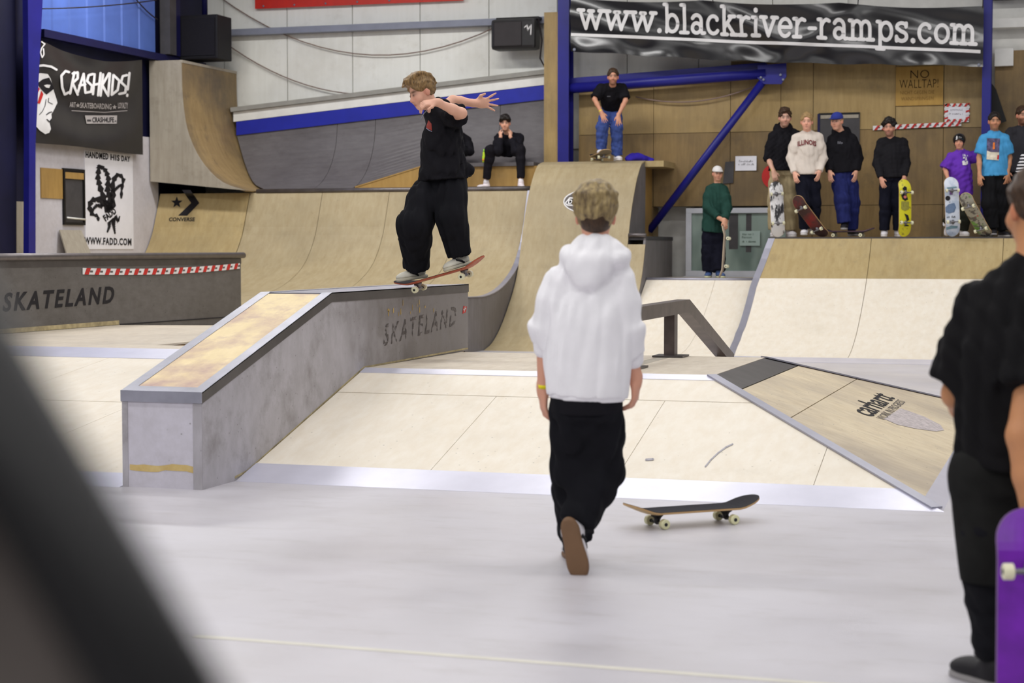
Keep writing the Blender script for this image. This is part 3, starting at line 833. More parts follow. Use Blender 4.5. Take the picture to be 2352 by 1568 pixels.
for a, b in zip(wx[:-1], wx[1:]):
    vv, ff = [], []
    for i in range(NU+1):
        row = []
        for side_ in (0, 1):
            if side_ == 0 and a is None:
                u = i/NU*math.pi/2; x = -13.5
                for _ in range(6): x = xcorner(RZ0+(ztop(x)-RZ0)*(1-math.cos(u)))
            else:
                x = a+.004 if side_ == 0 else b-.004
                lf = side_ == 1 and abs(b-XA) < 1e-6
                u0 = ustart(a if side_ == 0 else b, lf)
                u = u0+(math.pi/2-u0)*i/NU
            row.append((x, RY0+RYD*math.sin(u), RZ0+(ztop(x)-RZ0)*(1-math.cos(u)), u))
        for q in row: vv.append(q[:3])
        for q in row[::-1]: vv.append((q[0], q[1]+.014*math.sin(q[3])+.002, q[2]-.012*math.cos(q[3])))
    for i in range(NU):
        for k in range(4):
            p_, q_ = i*4+k, i*4+(k+1) % 4
            ff.append((p_, q_, q_+4, p_+4))
    ff += [(3, 2, 1, 0), (NU*4, NU*4+1, NU*4+2, NU*4+3)]
    link('ride_panel', pymesh('ride_panel', vv, ff), M['dark_ride'], wr)
# bench step beside it (where the two sit)
bd = thing('bench_deck', 'raised plywood step behind the coping with grey top, two people sit on it', 'platform', (-9.4, 28.4, 2.46))
yb = min(ridey(XB), ridey(xr))-.03
box('front_board', XB+.004, -8.4, 28.0, 28.03, 2.468, 2.86, M['ply_brown'], bd)
box('top_board', XB+.004, -8.5, 27.96, yb, 2.86, 2.92, M['dark_ride'], bd)
wz = lambda x: 2.58+(2.935-2.58)*(x-XA)/(XB-XA)-.03
slab('wedge_board', [(XA+.02, 28.0, 2.468), (XB, 28.0, 2.468), (XB, 28.0, wz(XB)-.024), (XA+.02, 28.0, wz(XA+.02)-.024)], (0, -1, 0), .03, M['ply_brown'], bd)
slab('wedge_top', [(XA+.02, 27.99, wz(XA+.02)), (XB, 27.99, wz(XB)), (XB, ridey(XB)-.04, wz(XB)), (XA+.02, ridey(XA+.02)-.04, wz(XA+.02))], (-.27, 0, 1), .02, M['ply_brown'], bd)

def band(name, h0, h1, y, mat):
    a, b = max(xcorner(zl+h0), xcorner(zl+h1)), xr
    slab(name, [(a, y, ztop(a)+h0), (b, y, ztop(b)+h0), (b, y, ztop(b)+h1), (a, y, ztop(a)+h1)], (0, -1, 0), .3, mat, wr)
hb_ = float(ony(1245, 194, 28.95)[2])-zr
hw_ = float(ony(1245, 170, 28.95)[2])-zr
m_band = plain('bright_blue_band', (30, 40, 160), .5, 0, .4, .08)
band('blue_band', 0, hb_, 28.95, m_band)
band('cream_band', hb_+.003, hw_, 28.94, M['cream'])
a, b = xcorner(ztop(xl)+hw_), xr
bar('cap_rail', [(a, 29.02, ztop(a)+hw_+.04), (b, 29.02, ztop(b)+hw_+.04)], .3, .075, plain('dusty_cap', (150, 148, 142), .7), wr)

# wooden wallride corner at left
vr = thing('corner_wallride', 'tall curved plywood wallride in the corner above the star logo', 'ramp', (-14, 28, 2.5))
for y0, y1 in ((27.2, 28.2), (28.205, 29.25)):
    vv, ff = [], []
    for i, (x, z) in enumerate(VP):
        vv += [(x, y0, z), (x, y1, z), (x-.02, y1, z-.02), (x-.02, y0, z-.02)]
    n = len(VP)
    for i in range(n-1):
        for k in range(4):
            a, b = i*4+k, i*4+(k+1) % 4
            ff.append((a, b, b+4, a+4))
    ff += [(0, 3, 2, 1), ((n-1)*4, (n-1)*4+1, (n-1)*4+2, (n-1)*4+3)]
    me = pymesh('plywood_sheet', vv, ff)
    link('plywood_sheet', me, M['ply_vert'], vr)
extrude_profile('front_panel', [(q[0], q[1]) for q in VP]+[(-15.07, 4.69), (-15.07, 2.65)], 'y', 27.17, 27.2, M['ply_grey'], vr)
box('top_board', -15.07, -14.46, 27.2, 29.25, 4.64, 4.685, M['ply_grey'], vr)

# spectators' bank on the right
sb = thing('spectator_bank', 'wide plywood quarter at right that the row of spectators stands on', 'ramp', (-2.5, 26, 0))
SQ = spline([(23.98, 0), (24.4, .05), (25.1, .26), (25.9, .68), (26.5, 1.12), (26.9, 1.52), (27.02, 1.67)], 18)
def sbx(q):
    best = None
    pts = [(1660, 838), (1672, 812), (1700, 740), (1725, 650), (1765, 548)]
    for X in np.linspace(-5.6, -3.6, 201):
        v_ = np.array((X, q[0], q[1]))-CP; k_ = v_@FW
        px, py = IMW/2+FPX*(v_@RT)/k_, IMH/2-FPX*(v_@UPV)/k_
        ex = np.interp(-py, [-p[1] for p in pts], [p[0] for p in pts])
        e_ = abs(px-ex)
        if best is None or e_ < best[0]: best = (e_, X)
    return best[1]
SBX = [sbx(q) for q in SQ]
sj = [None, -2.95, -1.05, .85, 2.75, 6.0]
lo, hi = SQ[:14], SQ[13:]
for i in range(5):
    x0 = [x+.09 for x in SBX] if i == 0 else sj[i]+.004
    x1 = sj[i+1]-.004
    curved_sheet('plywood_sheet', lo, x0[:14] if i == 0 else x0, x1, .02, M['ply_bank'], sb)
    curved_sheet('plywood_sheet', hi, x0[13:] if i == 0 else x0, x1, .02, M['ply_quarter_tan'], sb)
curved_sheet('edge_trim', [(q[0]-.003, q[1]+.004) for q in SQ], SBX, [x+.1 for x in SBX], .016, M['strip_dim'], sb)
curved_sheet('foot_strip', [(23.72, .004), (23.98, .006), (24.25, .035)], SBX[0], 6.0, .012, M['strip'], sb)
bar('top_edge', [(SBX[-1], 27.06, 1.655), (6.0, 27.06, 1.655)], .1, .05, M['angle'], sb)
box('deck', SBX[-1]+.02, 6.0, 27.1, 28.88, 1.6, 1.68, M['ply_plat'], sb)
vv = []
for x, q in zip(SBX, SQ): vv += [(x, q[0], max(.001, q[1]-.02)), (x, q[0], 0)]
vv += [(SBX[-1], 28.86, 1.6), (SBX[-1], 28.86, 0)]
link('side_panel', pymesh('side_panel', vv, [(2*i, 2*i+1, 2*i+3, 2*i+2) for i in range(len(SQ))]), M['side_grey'], sb)
extrude_profile('timber_frame', [(q[0]+.04, q[1]-.05) for q in SQ]+[(28.8, 1.58), (28.8, 0)], 'x', max(SBX)+.05, 5.98, M['ply_brown'], sb)

# low platform with the boy, and its bank
gp_ = thing('low_quarter', 'low plywood bank with steel-edged platform below the window', 'ramp', (-5.5, 27, 0))
GQ = spline([(24.2, 0), (25.0, .1), (25.8, .36), (26.5, .72), (27.0, 1.04)], 16)
curved_sheet('plywood_sheet', GQ, -6.375, -5.3, .02, M['ply_bank'], gp_)
GX = [float(np.interp(q[0], [p[0] for p in SQ], SBX))-.03 for q in GQ]
curved_sheet('plywood_sheet', GQ, -5.296, GX, .02, M['ply_bank'], gp_)
tube('coping', [(-6.375, 27.0, 1.035), (min(SBX)-.03, 27.0, 1.035)], .028, M['strip_dim'], gp_)
box('deck', -6.375, SBX[-1]-.02, 27.0, 28.84, .98, 1.045, M['ply_plat'], gp_)
extrude_profile('timber_frame', [(q[0]+.03, q[1]-.04) for q in GQ]+[(28.8, .97), (28.8, 0)], 'x', -6.36, min(GX)-.02, M['ply_brown'], gp_)

# lettering on the hipped side of the funbox
n_ = NR/np.linalg.norm(NR)
def on_rb(px, py):
    d = ray(px, py); a = rpt(0, 0)
    return CP+d*(((a-CP)@n_)/(d@n_))
o0 = on_rb(1968, 960); ux = on_rb(2035, 918)-o0; uy = on_rb(1960, 948)-o0
uyv = rpt(1, .5)-rpt(0, .5); uyv /= np.linalg.norm(uyv)
uxv = np.array([0, 1.0, 0])
Lw = float(np.linalg.norm(ux))
hgt = abs(float((on_rb(1972, 946)-on_rb(2003, 958))@uyv))
vf = fit(font_vf('carhartt', 1, .012, 1.0, 0, 2), Lw*1.0, max(.2, hgt))
flat('lettering', vf, on_rb(2003, 959)+n_*.003, uxv, uyv, M['ink'], fb)
vf = fit(font_vf('WORK IN PROGRESS', 1, .0, 1.0, 0, 2), Lw*.95, .07)
flat('small_lettering', vf, on_rb(2032, 966)+n_*.003, uxv, uyv, M['ink_soft'], fb)
shield = [(2030, 962), (2068, 938), (2090, 945), (2125, 958), (2160, 976), (2168, 988), (2150, 991), (2100, 984), (2060, 975)]
sv = [on_rb(*q)+n_*.0025 for q in shield]
link('faded_emblem', pymesh('faded_emblem', sv, [tuple(range(len(sv)))]), plain('faded_violet_print', (186, 176, 176), .6, 0, .3, .3, 26), fb)
# scuff arcs on the front bank
def on_fb(px, py):
    n2 = np.array(NB)/np.linalg.norm(NB); d = ray(px, py); a = np.array(front(0, 0))
    return CP+d*(((a-CP)@n2)/(d@n2))+n2*.003
m_scuff = plain('grey_scuff', (168, 164, 172), .6)
decal_face('scuff_mark', strokes_vf([[(1620, 1072), (1633, 1056), (1650, 1040), (1668, 1027), (1683, 1020)]], 3.2, 5), on_fb, m_scuff, fb, .001, 10)
decal_face('scuff_mark', strokes_vf([[(1484, 1056), (1500, 1055)]], 5, 6), on_fb, m_scuff, fb, .001, 10)
# ================================================================ BANNERS, POSTERS, SIGNS
# ---- slab-serif letters drawn with strokes (x-height 1)
def _g():
    el = lambda cx, cy, rx, ry, a0=0, a1=360, n=22: arc(cx, cy, rx, ry, a0, a1, n)
    G = {}
    G['w'] = (1.62, [[(.1, 1), (.44, 0), (.78, .92)], [(.78, .92), (1.12, 0), (1.46, 1)], [(-.06, 1), (.32, 1)], [(.62, .97), (.94, .97)], [(1.28, 1), (1.64, 1)]])
    G['.'] = (.42, [el(.2, .04, .045, .045, 0, 360, 8)])
    G['b'] = (1.0, [[(.18, 1.5), (.18, 0)], [(0, 1.5), (.18, 1.5)], el(.52, .48, .34, .46)])
    G['l'] = (.55, [[(.24, 1.5), (.24, 0)], [(.02, 1.5), (.24, 1.5)], [(0, 0), (.48, 0)]])
    G['a'] = (.98, [[(.14, .8)]+el(.42, .7, .28, .28, 150, 0, 8)+[(.7, .1), (.78, 0), (.92, .02)], el(.4, .28, .27, .27)])
    G['c'] = (.9, [el(.44, .48, .36, .47, 45, 320), [(.68, .74), (.7, .78)]])
    G['k'] = (1.02, [[(.18, 1.5), (.18, 0)], [(0, 1.5), (.18, 1.5)], [(0, 0), (.36, 0)], [(.2, .38), (.66, .95)], [(.38, .6), (.8, 0)], [(.5, .96), (.86, .96)], [(.6, 0), (.98, 0)]])
    G['r'] = (.8, [[(.2, .97), (.2, 0)], [(0, .97), (.2, .97)], [(0, 0), (.46, 0)], [(.2, .6), (.32, .86), (.5, .97), (.68, .9)]])
    G['i'] = (.52, [[(.24, .97), (.24, 0)], [(.02, .97), (.24, .97)], [(0, 0), (.48, 0)], el(.22, 1.36, .04, .04, 0, 360, 6)])
    G['v'] = (.98, [[(.1, 1), (.46, 0), (.82, 1)], [(-.06, 1), (.3, 1)], [(.64, 1), (1.0, 1)]])
    G['e'] = (.92, [[(.1, .5), (.8, .5)], el(.45, .48, .36, .47, 2, 318)])
    G['-'] = (.6, [[(.1, .48), (.5, .48)]])
    G['m'] = (1.62, [[(.2, .97), (.2, 0)], [(0, .97), (.2, .97)], [(.2, .62)]+el(.46, .62, .26, .34, 180, 0, 10)+[(.72, 0)], [(.72, .62)]+el(.98, .62, .26, .34, 180, 0, 10)+[(1.24, 0)], [(0, 0), (.4, 0)], [(.56, 0), (.9, 0)], [(1.06, 0), (1.46, 0)]])
    G['p'] = (1.0, [[(.18, .97), (.18, -.46)], [(0, .97), (.18, .97)], [(-.02, -.46), (.42, -.46)], el(.53, .48, .34, .46)])
    G['s'] = (.82, [el(.4, .73, .28, .22, 30, 200, 10)+[(.4, .5)]+el(.4, .24, .3, .24, 70, -160, 12), [(.66, .95), (.66, .75)], [(.1, 0), (.1, .22)]])
    G['o'] = (.94, [el(.46, .48, .37, .46)])
    return G
GL = _g()
def slab_text(t, w=.21):
    parts, x = [], 0.0
    for ch in t:
        adv, ln = GL[ch]
        v2, f2 = strokes_vf(ln, w, 8)
        parts.append((v2+np.array([x, 0]), f2)); x += adv+.06
    return join_vf(parts)
BX0, BX1 = -7.97, -1.44
def btop(x):
    u = (x-BX0)/(BX1-BX0); s = 5.60+(5.20-5.60)*u
    return s-.05*abs(math.sin(u*math.pi*3.0))
def bbot(x):
    u = (x-BX0)/(BX1-BX0)
    return 4.727+(4.286-4.727)*u-.05*math.sin(u*math.pi)-.01*math.sin(u*40)
def by(x, z):
    u = (x-BX0)/(BX1-BX0); v = (z-bbot(x))/(btop(x)-bbot(x))
    f = .04*math.sin(u*9+v*2.5)*(1-.3*v)+.018*math.sin(u*31-v*7)*(1-v)+.018*math.sin(u*17+v*11)
    f += .03*math.exp(-((u-.36-.5*(1-v)*.5)/.035)**2)+.03*math.exp(-((u-.71+.2*(1-v))/.03)**2)
    f += .014*math.sin(u*60+4*v)*max(0, .35-v)*3
    return 28.3-f
bn = thing('banner', 'long black glossy banner reading www.blackriver-ramps.com in white letters', 'banner', (-4.7, 28.3, 4.5))
NXB, NZB = 150, 26
vv = []
for j in range(NZB+1):
    for i in range(NXB+1):
        x = BX0+(BX1-BX0)*i/NXB; z = bbot(x)+(btop(x)-bbot(x))*j/NZB
        vv.append((x, by(x, z), z))
n1 = len(vv)
vv += [(x, y+.006, z) for x, y, z in vv]
ff = []
W1 = NXB+1
for j in range(NZB):
    for i in range(NXB):
        a = j*W1+i; ff.append((a, a+1, a+1+W1, a+W1)); ff.append((n1+a+W1, n1+a+1+W1, n1+a+1, n1+a))
link('tarpaulin', pymesh('tarpaulin', vv, ff, True), M['tarp'], bn)
vt, ft = refine(slab_text('www.blackriver-ramps.com'), .22)
lo_, hi_ = vt.min(0), vt.max(0)
tx0, tx1 = -7.86, -1.52
sx = (tx1-tx0)/(hi_[0]-lo_[0]); sz = .29
def bbase(x):
    u = (x-tx0)/(tx1-tx0); return 5.10+(4.62-5.10)*u
out = []
for q in vt:
    x = tx0+(q[0]-lo_[0])*sx; z = bbase(x)+q[1]*sz
    out.append((x, by(x, z)-.014, z))
link('lettering', pymesh('lettering', out, ft), M['white'], bn)
k = 90
vv = []
for i in range(k+1):
    x = -7.96+(6.48)*i/k
    for dz in (-.085, -.135):
        z = bbase(x)+dz; vv.append((x, by(x, z)-.012, z))
link('underline', pymesh('underline', vv, [(2*i+1, 2*i+3, 2*i+2, 2*i) for i in range(k)]), M['white'], bn)
for u in (0.002, .36, .71, .998):
    x = BX0+(BX1-BX0)*u
    tube('tie_cord', [(x, 28.28, btop(x)-.02), (x, 28.4, btop(x)+.3)], .008, M['cable_dark'], bn, 6)
for x, z in ((-1.5, 4.31), (-7.9, 4.75)):
    tube('eyelet', [(x, by(x, z)-.012, z), (x, by(x, z)-.003, z)], .025, M['grey_beam'], bn, 10)

# ---- black banner on the left wall
cb = thing('banner', 'dark CRASHKIDS! banner with a white face profile hanging on the left wall', 'banner', (-15.05, 25.4, 3.1))
LBX = -14.93
CY0, CY1, CZ0, CZ1 = float(onx(72, 330, LBX)[1]), float(onx(328, 250, LBX)[1]), 3.085, 4.66
def cx_(y, z):
    u = (y-CY0)/(CY1-CY0); v = (z-CZ0)/(CZ1-CZ0)
    r = math.hypot((u-.5)*1.3, (v-1.15))
    return LBX+.05*math.sin(r*13)*(.4+.6*v)*(1-abs(2*u-1)**3)+.02*math.sin(u*6)
def cz_(y, v):
    u = (y-CY0)/(CY1-CY0)
    return CZ0+.04*math.sin(u*5)*.3+(CZ1-.16*math.sin(math.pi*u)-CZ0)*v
NY, NZ = 50, 30
vv = [(cx_(CY0+(CY1-CY0)*i/NY, cz_(CY0+(CY1-CY0)*i/NY, j/NZ)), CY0+(CY1-CY0)*i/NY, cz_(CY0+(CY1-CY0)*i/NY, j/NZ)) for j in range(NZ+1) for i in range(NY+1)]
n1 = len(vv); vv += [(x-.006, y, z) for x, y, z in vv]
W1 = NY+1; ff = []
for j in range(NZ):
    for i in range(NY):
        a = j*W1+i; ff.append((a, a+1, a+1+W1, a+W1)); ff.append((n1+a+W1, n1+a+1+W1, n1+a+1, n1+a))
link('tarpaulin', pymesh('tarpaulin', vv, ff, True), M['tarp2'], cb)
def on_cb(px, py):
    q = onx(px, py, LBX); x = cx_(q[1], q[2]); q = onx(px, py, x+.012)
    return q
def cprint(name, vf, mat, lift=.0, ml=6, par=None): return decal_face(name, vf, on_cb, mat, par or cb, lift, ml)
cprint('face_print', poly_vf([(81, 172), (84, 174), (92, 168), (110, 170), (116, 180), (121, 196), (124, 210), (130, 228), (132, 236), (130, 240), (121, 243), (122, 256), (118, 262), (119, 270), (114, 282), (117, 296), (113, 305), (104, 308), (92, 300), (81, 288)]), M['white'])
cprint('cap_print', strokes_vf([[(82, 152), (100, 150), (118, 153), (130, 160)]], 5), M['white'])
cprint('mask_print', poly_vf([(85, 192), (98, 182), (113, 178), (119, 190), (124, 204), (107, 217), (96, 206)]), M['ink'], .012)
cprint('eye_print', poly_vf([(101, 196), (108, 194), (116, 195), (113, 202), (106, 201)]), M['white'], .02)
for a in ([(81, 208), (88, 200), (92, 204), (81, 224)], [(86, 237), (95, 208), (100, 216), (92, 238)]):
    cprint('cheek_stripe_print', poly_vf(a), M['red'], .012)
cprint('line_print', join_vf([strokes_vf([[(107, 263), (114, 258), (119, 257)], [(108, 274), (114, 280), (118, 274)]], 2.4, 5), strokes_vf([[(106, 228), (104, 242), (98, 255), (91, 263)], [(112, 225), (111, 234), (121, 239)]], 1.4, 5)]), M['ink'], .012)
cprint('ear_print', strokes_vf([[(96, 96), (103, 101), (96, 110), (93, 120), (97, 132), (101, 125), (100, 112)]], 3), M['white'])
# brush-like word, slanting letters
B = {'C': [[(9, 1), (5, 0), (0, 4), (1, 14), (4, 20), (9, 18)]], 'R': [[(0, 19), (5, 1)], [(3, 2), (9, 1), (9, 6), (3, 10), (9, 20)]], 'A': [[(0, 18), (7, 2), (9, 18)], [(2, 12), (9, 11)]], 'S': [[(9, 2), (4, 3), (2, 8), (8, 12), (7, 17), (0, 18)]],
     'H': [[(2, 2), (0, 19)], [(9, 1), (6, 20)], [(1, 11), (8, 10)]], 'K': [[(3, 2), (0, 20)], [(10, 1), (2, 11), (8, 19)]], 'I': [[(2, 1), (0, 20)]], 'D': [[(2, 2), (0, 19), (7, 15), (9, 7), (2, 2)]], '!': [[(3, 0), (1, 14)], [(.5, 18.5), (.3, 19.5)]]}
x = 141; parts = []
for i, ch in enumerate('CRASHKIDS!'):
    ln = [[(x+q[0]*1.95, 163+q[1]*2.7+i*.5) for q in l_] for l_ in B[ch]]
    parts.append(strokes_vf(ln, 5.6, 7)); x += {'I': 8, 'C': 20}.get(ch, 17.5)
cprint('lettering', join_vf(parts), M['white'])
def ctext(name, s_, x0, x1, y1, h, mat, lift=0, slope=0.0, bold=.02):
    vv, ff = fit(font_vf(s_, 1, bold, 1, 0, 2), x1-x0, h)
    cprint(name, (np.array([(x0+q[0], y1-q[1]+slope*q[0]) for q in vv]), ff), mat, lift)
m_grey = plain('grey_print', (170, 164, 162), .5)
ctext('lettering', 'ART', 160, 174, 246, 12, m_grey, 0, .05)
ctext('lettering', 'SKATEBOARDING', 184, 256, 248, 13, m_grey, 0, .05)
ctext('lettering', 'LOYALTY', 271, 294, 249, 14, m_grey, 0, .02)
cprint('star_print', poly_vf(star(179, 242, 6)), m_grey); cprint('star_print', poly_vf(star(263, 246, 6)), m_grey)
cprint('underline', strokes_vf([[(165, 254), (200, 256), (240, 258), (292, 254)]], 1.6, 5), m_grey)
cprint('address_field', poly_vf([(195, 265), (269, 265), (268, 284), (199, 284)]), m_grey)
ctext('lettering', 'CRASH4LIFE', 212, 262, 281, 12, M['ink'], .012)
ctext('small_lettering', 'www.', 200, 210, 280, 6, M['ink'], .012)
ctext('small_lettering', '.de', 263, 267, 280, 5, M['ink'], .012)

# ---- white flame-lily poster
po = thing('poster', 'white poster with black flaming lily emblem under the CRASHKIDS! banner', 'poster', (-15.08, 25.85, 1.5))
py0, py1, pz0, pz1 = 25.1, 26.62, 1.5, 3.07
slab('sheet', [(-15.09, py0, pz0), (-15.09, py1, pz0), (-15.09, py1, pz1), (-15.09, py0, pz1)], (1, 0, 0), .008, M['paper'], po)
def on_po(px, py): return onx(px, py, -15.087)
def pprint(name, vf, mat=M['ink'], lift=.003): return decal_face(name, vf, on_po, mat, po, lift, 40)
def Z(pts, ox=180, oy=330, k=150/905): return [(ox+a*k, oy+b*k) for a, b in pts]     # traced on an enlargement of the poster
def ptext(s_, x0, x1, y0, y1, h, bold=.035):
    vv, ff = fit(font_vf(s_, 1, bold, 1.14, 0, 2), x1-x0, h)
    pprint('lettering', (np.array([(x0+q[0], y0-q[1]+(y1-y0)*q[0]/(x1-x0)) for q in vv]), ff))
ptext('HANDMED', 197, 249, 362, 367, 15); ptext('HIS', 254, 275, 367.5, 370, 14); ptext('DAY', 279, 299, 370, 372, 13)
ptext('WWW.FADD.COM', 194, 302, 561, 564, 17)
random.seed(3)
def flame(path, w0, w1, n=9, side=1):
    """a ribbon with flame tongues along both edges"""
    p = np.array(path, float); t = np.linspace(0, len(p)-1, n*2+1)
    c_ = np.array([[np.interp(u, range(len(p)), p[:, 0]), np.interp(u, range(len(p)), p[:, 1])] for u in t])
    L_, R_ = [], []
    for i in range(len(c_)):
        d = c_[min(i+1, len(c_)-1)]-c_[max(i-1, 0)]; d /= np.linalg.norm(d)+1e-9; nn = np.array([-d[1], d[0]])
        w_ = w0+(w1-w0)*i/(len(c_)-1)
        k_ = 1.75 if i % 2 else .8
        L_.append(c_[i]+nn*w_*k_+(d*-w_*.9 if i % 2 else 0)); R_.append(c_[i]-nn*w_*k_+(d*-w_*.9 if i % 2 else 0))
    vv = L_+R_; n_l = len(L_)
    return np.array(vv), [(i, i+1, n_l+i+1, n_l+i) for i in range(n_l-1)]
for path, a, b in (([(440, 930), (370, 800), (300, 600), (270, 470), (285, 330), (300, 290)], 22, 16),
                   ([(440, 930), (440, 760), (400, 620), (420, 480), (380, 370), (310, 310)], 24, 14),
                   ([(470, 900), (480, 720), (470, 560), (520, 440), (580, 430), (630, 500), (600, 620), (595, 760)], 22, 9),
                   ([(480, 660), (560, 590), (610, 560)], 14, 8),
                   ([(430, 940), (360, 830), (260, 760), (180, 790), (150, 880), (190, 980), (270, 1000), (280, 1070)], 26, 10),
                   ([(330, 870), (260, 850), (210, 900), (190, 960)], 16, 8),
                   ([(430, 1060), (430, 1150), (400, 1230)], 16, 6), ([(480, 1040), (490, 1130), (510, 1250)], 20, 6), ([(510, 1000), (550, 1080), (575, 1000)], 14, 5)):
    vv, ff = flame(Z(path), a*1.35*150/905, b*1.35*150/905)
    pprint('emblem_print', (vv, ff))
vv, ff = fit(font_vf('FADD', 1, .06, 1, .2, 2), 34, 15)
an = math.radians(-38)
pprint('emblem_lettering', (np.array([(243+q[0]*math.cos(an)+q[1]*math.sin(an)*1, 509+q[0]*math.sin(an)-q[1]*math.cos(an)) for q in vv]), ff), M['ink'], .005)
pprint('emblem_field', poly_vf([(239, 497), (268, 473), (274, 487), (246, 512)]), M['paper'], .004)

# ---- things on the plaster wall
o = box('wall_board', -15.1, -15.08, 23.83, 24.43, 2.28, 2.74, M['ply_brown']); tag(o, 'small brown plywood board on white plaster beside the dark hatch', 'board')
w = thing('wall_hatch', 'narrow dark hatch with wooden ledge in the white plaster wall', 'hatch', (-15.08, 24.75, 1.9))
box('panel', -15.1, -15.085, 24.46, 25.04, 1.92, 2.72, M['dark_panel'], w)
for a, b, c_, d in ((24.44, 25.06, 1.88, 1.92), (24.44, 25.06, 2.72, 2.76), (24.44, 24.48, 1.92, 2.72), (25.02, 25.06, 1.92, 2.72)):
    box('frame', -15.1, -15.06, a, b, c_, d, M['black'], w)
box('wooden_ledge', -15.085, -15.06, 24.48, 25.02, 2.6, 2.7, M['ply_brown'], w)
tube('white_tube', [(-15.05, 24.5, 1.99), (-15.05, 25.04, 1.97)], .014, M['cream'], w, 8)
w = thing('small_kicker', 'small grey kicker board leaning on a wooden block under the hatch', 'ramp', (-15.0, 24.7, 0))
slab('face_board', [(-14.9, 24.24, 1.42), (-14.9, 24.95, 1.42), (-15.06, 24.93, 1.8), (-15.06, 24.3, 1.8)], (.8, 0, .6), .02, M['ply_grey'], w)
box('block', -15.05, -14.92, 24.35, 24.9, .83, 1.40, M['ply_brown'], w)

# ---- red banner, speakers
o = slab('banner', [(-14.07, 29.2, 5.775), (-10.14, 29.2, 5.76), (-10.14, 29.2, 6.7), (-14.07, 29.2, 6.7)], (0, -1, 0), .012, M['red_banner'])
tag(o, 'plain bright red banner cut off at the top of the white wall', 'banner')
for i in range(7):
    tube('eyelet', [(-13.9+i*.6, 29.19, 5.815), (-13.9+i*.6, 29.185, 5.815)], .018, M['grey_beam'], o, 8)
sp = thing('wall_speaker', 'black moulded speaker mounted beside the plywood post on white wall', 'speaker', (-9.1, 28.95, 4.85))
box('cabinet', -9.5, -8.72, 28.75, 29.1, 4.85, 5.36, M['black_plastic'], sp, .06)
box('grille', -9.44, -8.95, 28.735, 28.76, 4.9, 5.31, plain('speaker_grille', (52, 48, 50), .6, 0, .3, .1), sp, .02)
flat('logo_mark', strokes_vf([[(0, .1), (.05, .14), (.06, .05), (.1, .12)], [(.12, .14), (.11, -.02)]], .02, 6), (-8.9, 28.74, 5.1), (1, 0, 0), (0, 0, 1), M['white'], sp)
box('bracket', -9.45, -8.7, 28.9, 29.3, 5.36, 5.40, M['black'], sp)
tube('cable', [(-8.7, 28.9, 5.35), (-8.64, 28.9, 5.0), (-8.68, 28.92, 4.7), (-8.56, 29.0, 4.45)], .014, M['cable_dark'], sp, 6)
sp = thing('hanging_speaker', 'large black loudspeaker hanging in the corner above the wallride', 'speaker', (-14.6, 28.2, 4.75))
q0, q1 = ony(411, 36, 28.0), ony(500, 134, 28.0)
box('cabinet', q0[0], q1[0], 28.0, 28.55, q1[2], q0[2], plain('speaker_black', (20, 19, 24), .6, 0, .3, .2), sp, .02)
box('grille', q0[0]+.05, q1[0]-.05, 27.985, 28.0, q1[2]+.06, q0[2]-.06, plain('grille_dark', (26, 25, 32), .7, 0, .2, .3, 60), sp)
tube('bracket_pole', [((q0[0]+q1[0])/2, 28.25, q0[2]), ((q0[0]+q1[0])/2, 28.25, 7.55)], .05, M['blue_dark'], sp)

# ---- signs on the plywood wall
def sprint(par, px0, px1, pyb, h, seed, mat, y=None, pitch=2.6):
    """a line of print too small to read: uneven little strokes"""
    r = random.Random(seed); ln = []; x = px0
    while x < px1-1:
        if r.random() < .12: x += pitch; continue
        hh = h*r.choice((.6, .6, 1.0)); ln.append([(x, pyb), (x+r.uniform(-.3, .6), pyb-hh)])
        if r.random() < .6: ln.append([(x, pyb-hh*r.choice((0, .5, 1))), (min(px1, x+pitch*.7), pyb-hh*r.choice((0, .5, 1)))])
        x += pitch*r.uniform(.7, 1.1)
    yy = (YW-.02 if y is None else y)-.003
    vv, ff = strokes_vf(ln, .8, 5)
    return link('small_print', pymesh('small_print', [ony(q[0], q[1], yy) for q in vv], ff), mat, par, 'stuff')
sg = thing('plywood_sign', 'hand-written NO WALLTAP! sign on yellow plywood', 'sign', (-2.43, YW, 3.75))
SY = YW-.02
m_sg = plywood('yellow_sign_board', (186, 148, 74), (174, 136, 66), (150, 116, 60), .3, (1, 1, .2), speck=0)
box('board', -2.8, -2.07, SY, YW, 3.76, 4.37, m_sg, sg)
def stext(s_, px0, px1, pyb, h_px, mat, bold=-.01, par=sg, y=SY-.003):
    a, b = ony(px0, pyb, y), ony(px1, pyb, y)
    vf = fit(font_vf(s_, 1, bold, 1.05, 0, 3), float(b[0]-a[0]), h_px*float(b[0]-a[0])/(px1-px0)*.99)
    return flat('lettering', vf, a, (1, 0, 0), (0, 0, 1), mat, par)
stext('NO', 2091, 2134, 180, 19, M['ink_brown']); stext('WALLTAP!', 2066, 2155, 203, 20, M['ink_brown'])
stext('NICHT GEGEN DIE', 2068, 2146, 217, 8, M['ink_brown_soft']); stext('WANDSPRINGEN', 2070, 2144, 231, 8, M['ink_brown_soft'])
sg = thing('paper_sign', 'white paper framed in red and white tape on the plywood wall', 'sign', (-1.86, YW, 3.45))
a, b = ony(2170, 281, SY), ony(2226, 237, SY)
box('sheet', a[0], b[0], SY, SY+.012, a[2], b[2], M['paper'], sg)
for p, q, n in (((a[0], a[2]), (b[0], a[2]), 4), ((a[0], b[2]-.05), (b[0], b[2]-.05), 4)):
    tape('tape_frame', (p[0], SY-.004, p[1]), (q[0], SY-.004, q[1]), .05, n, None, .6, sg)
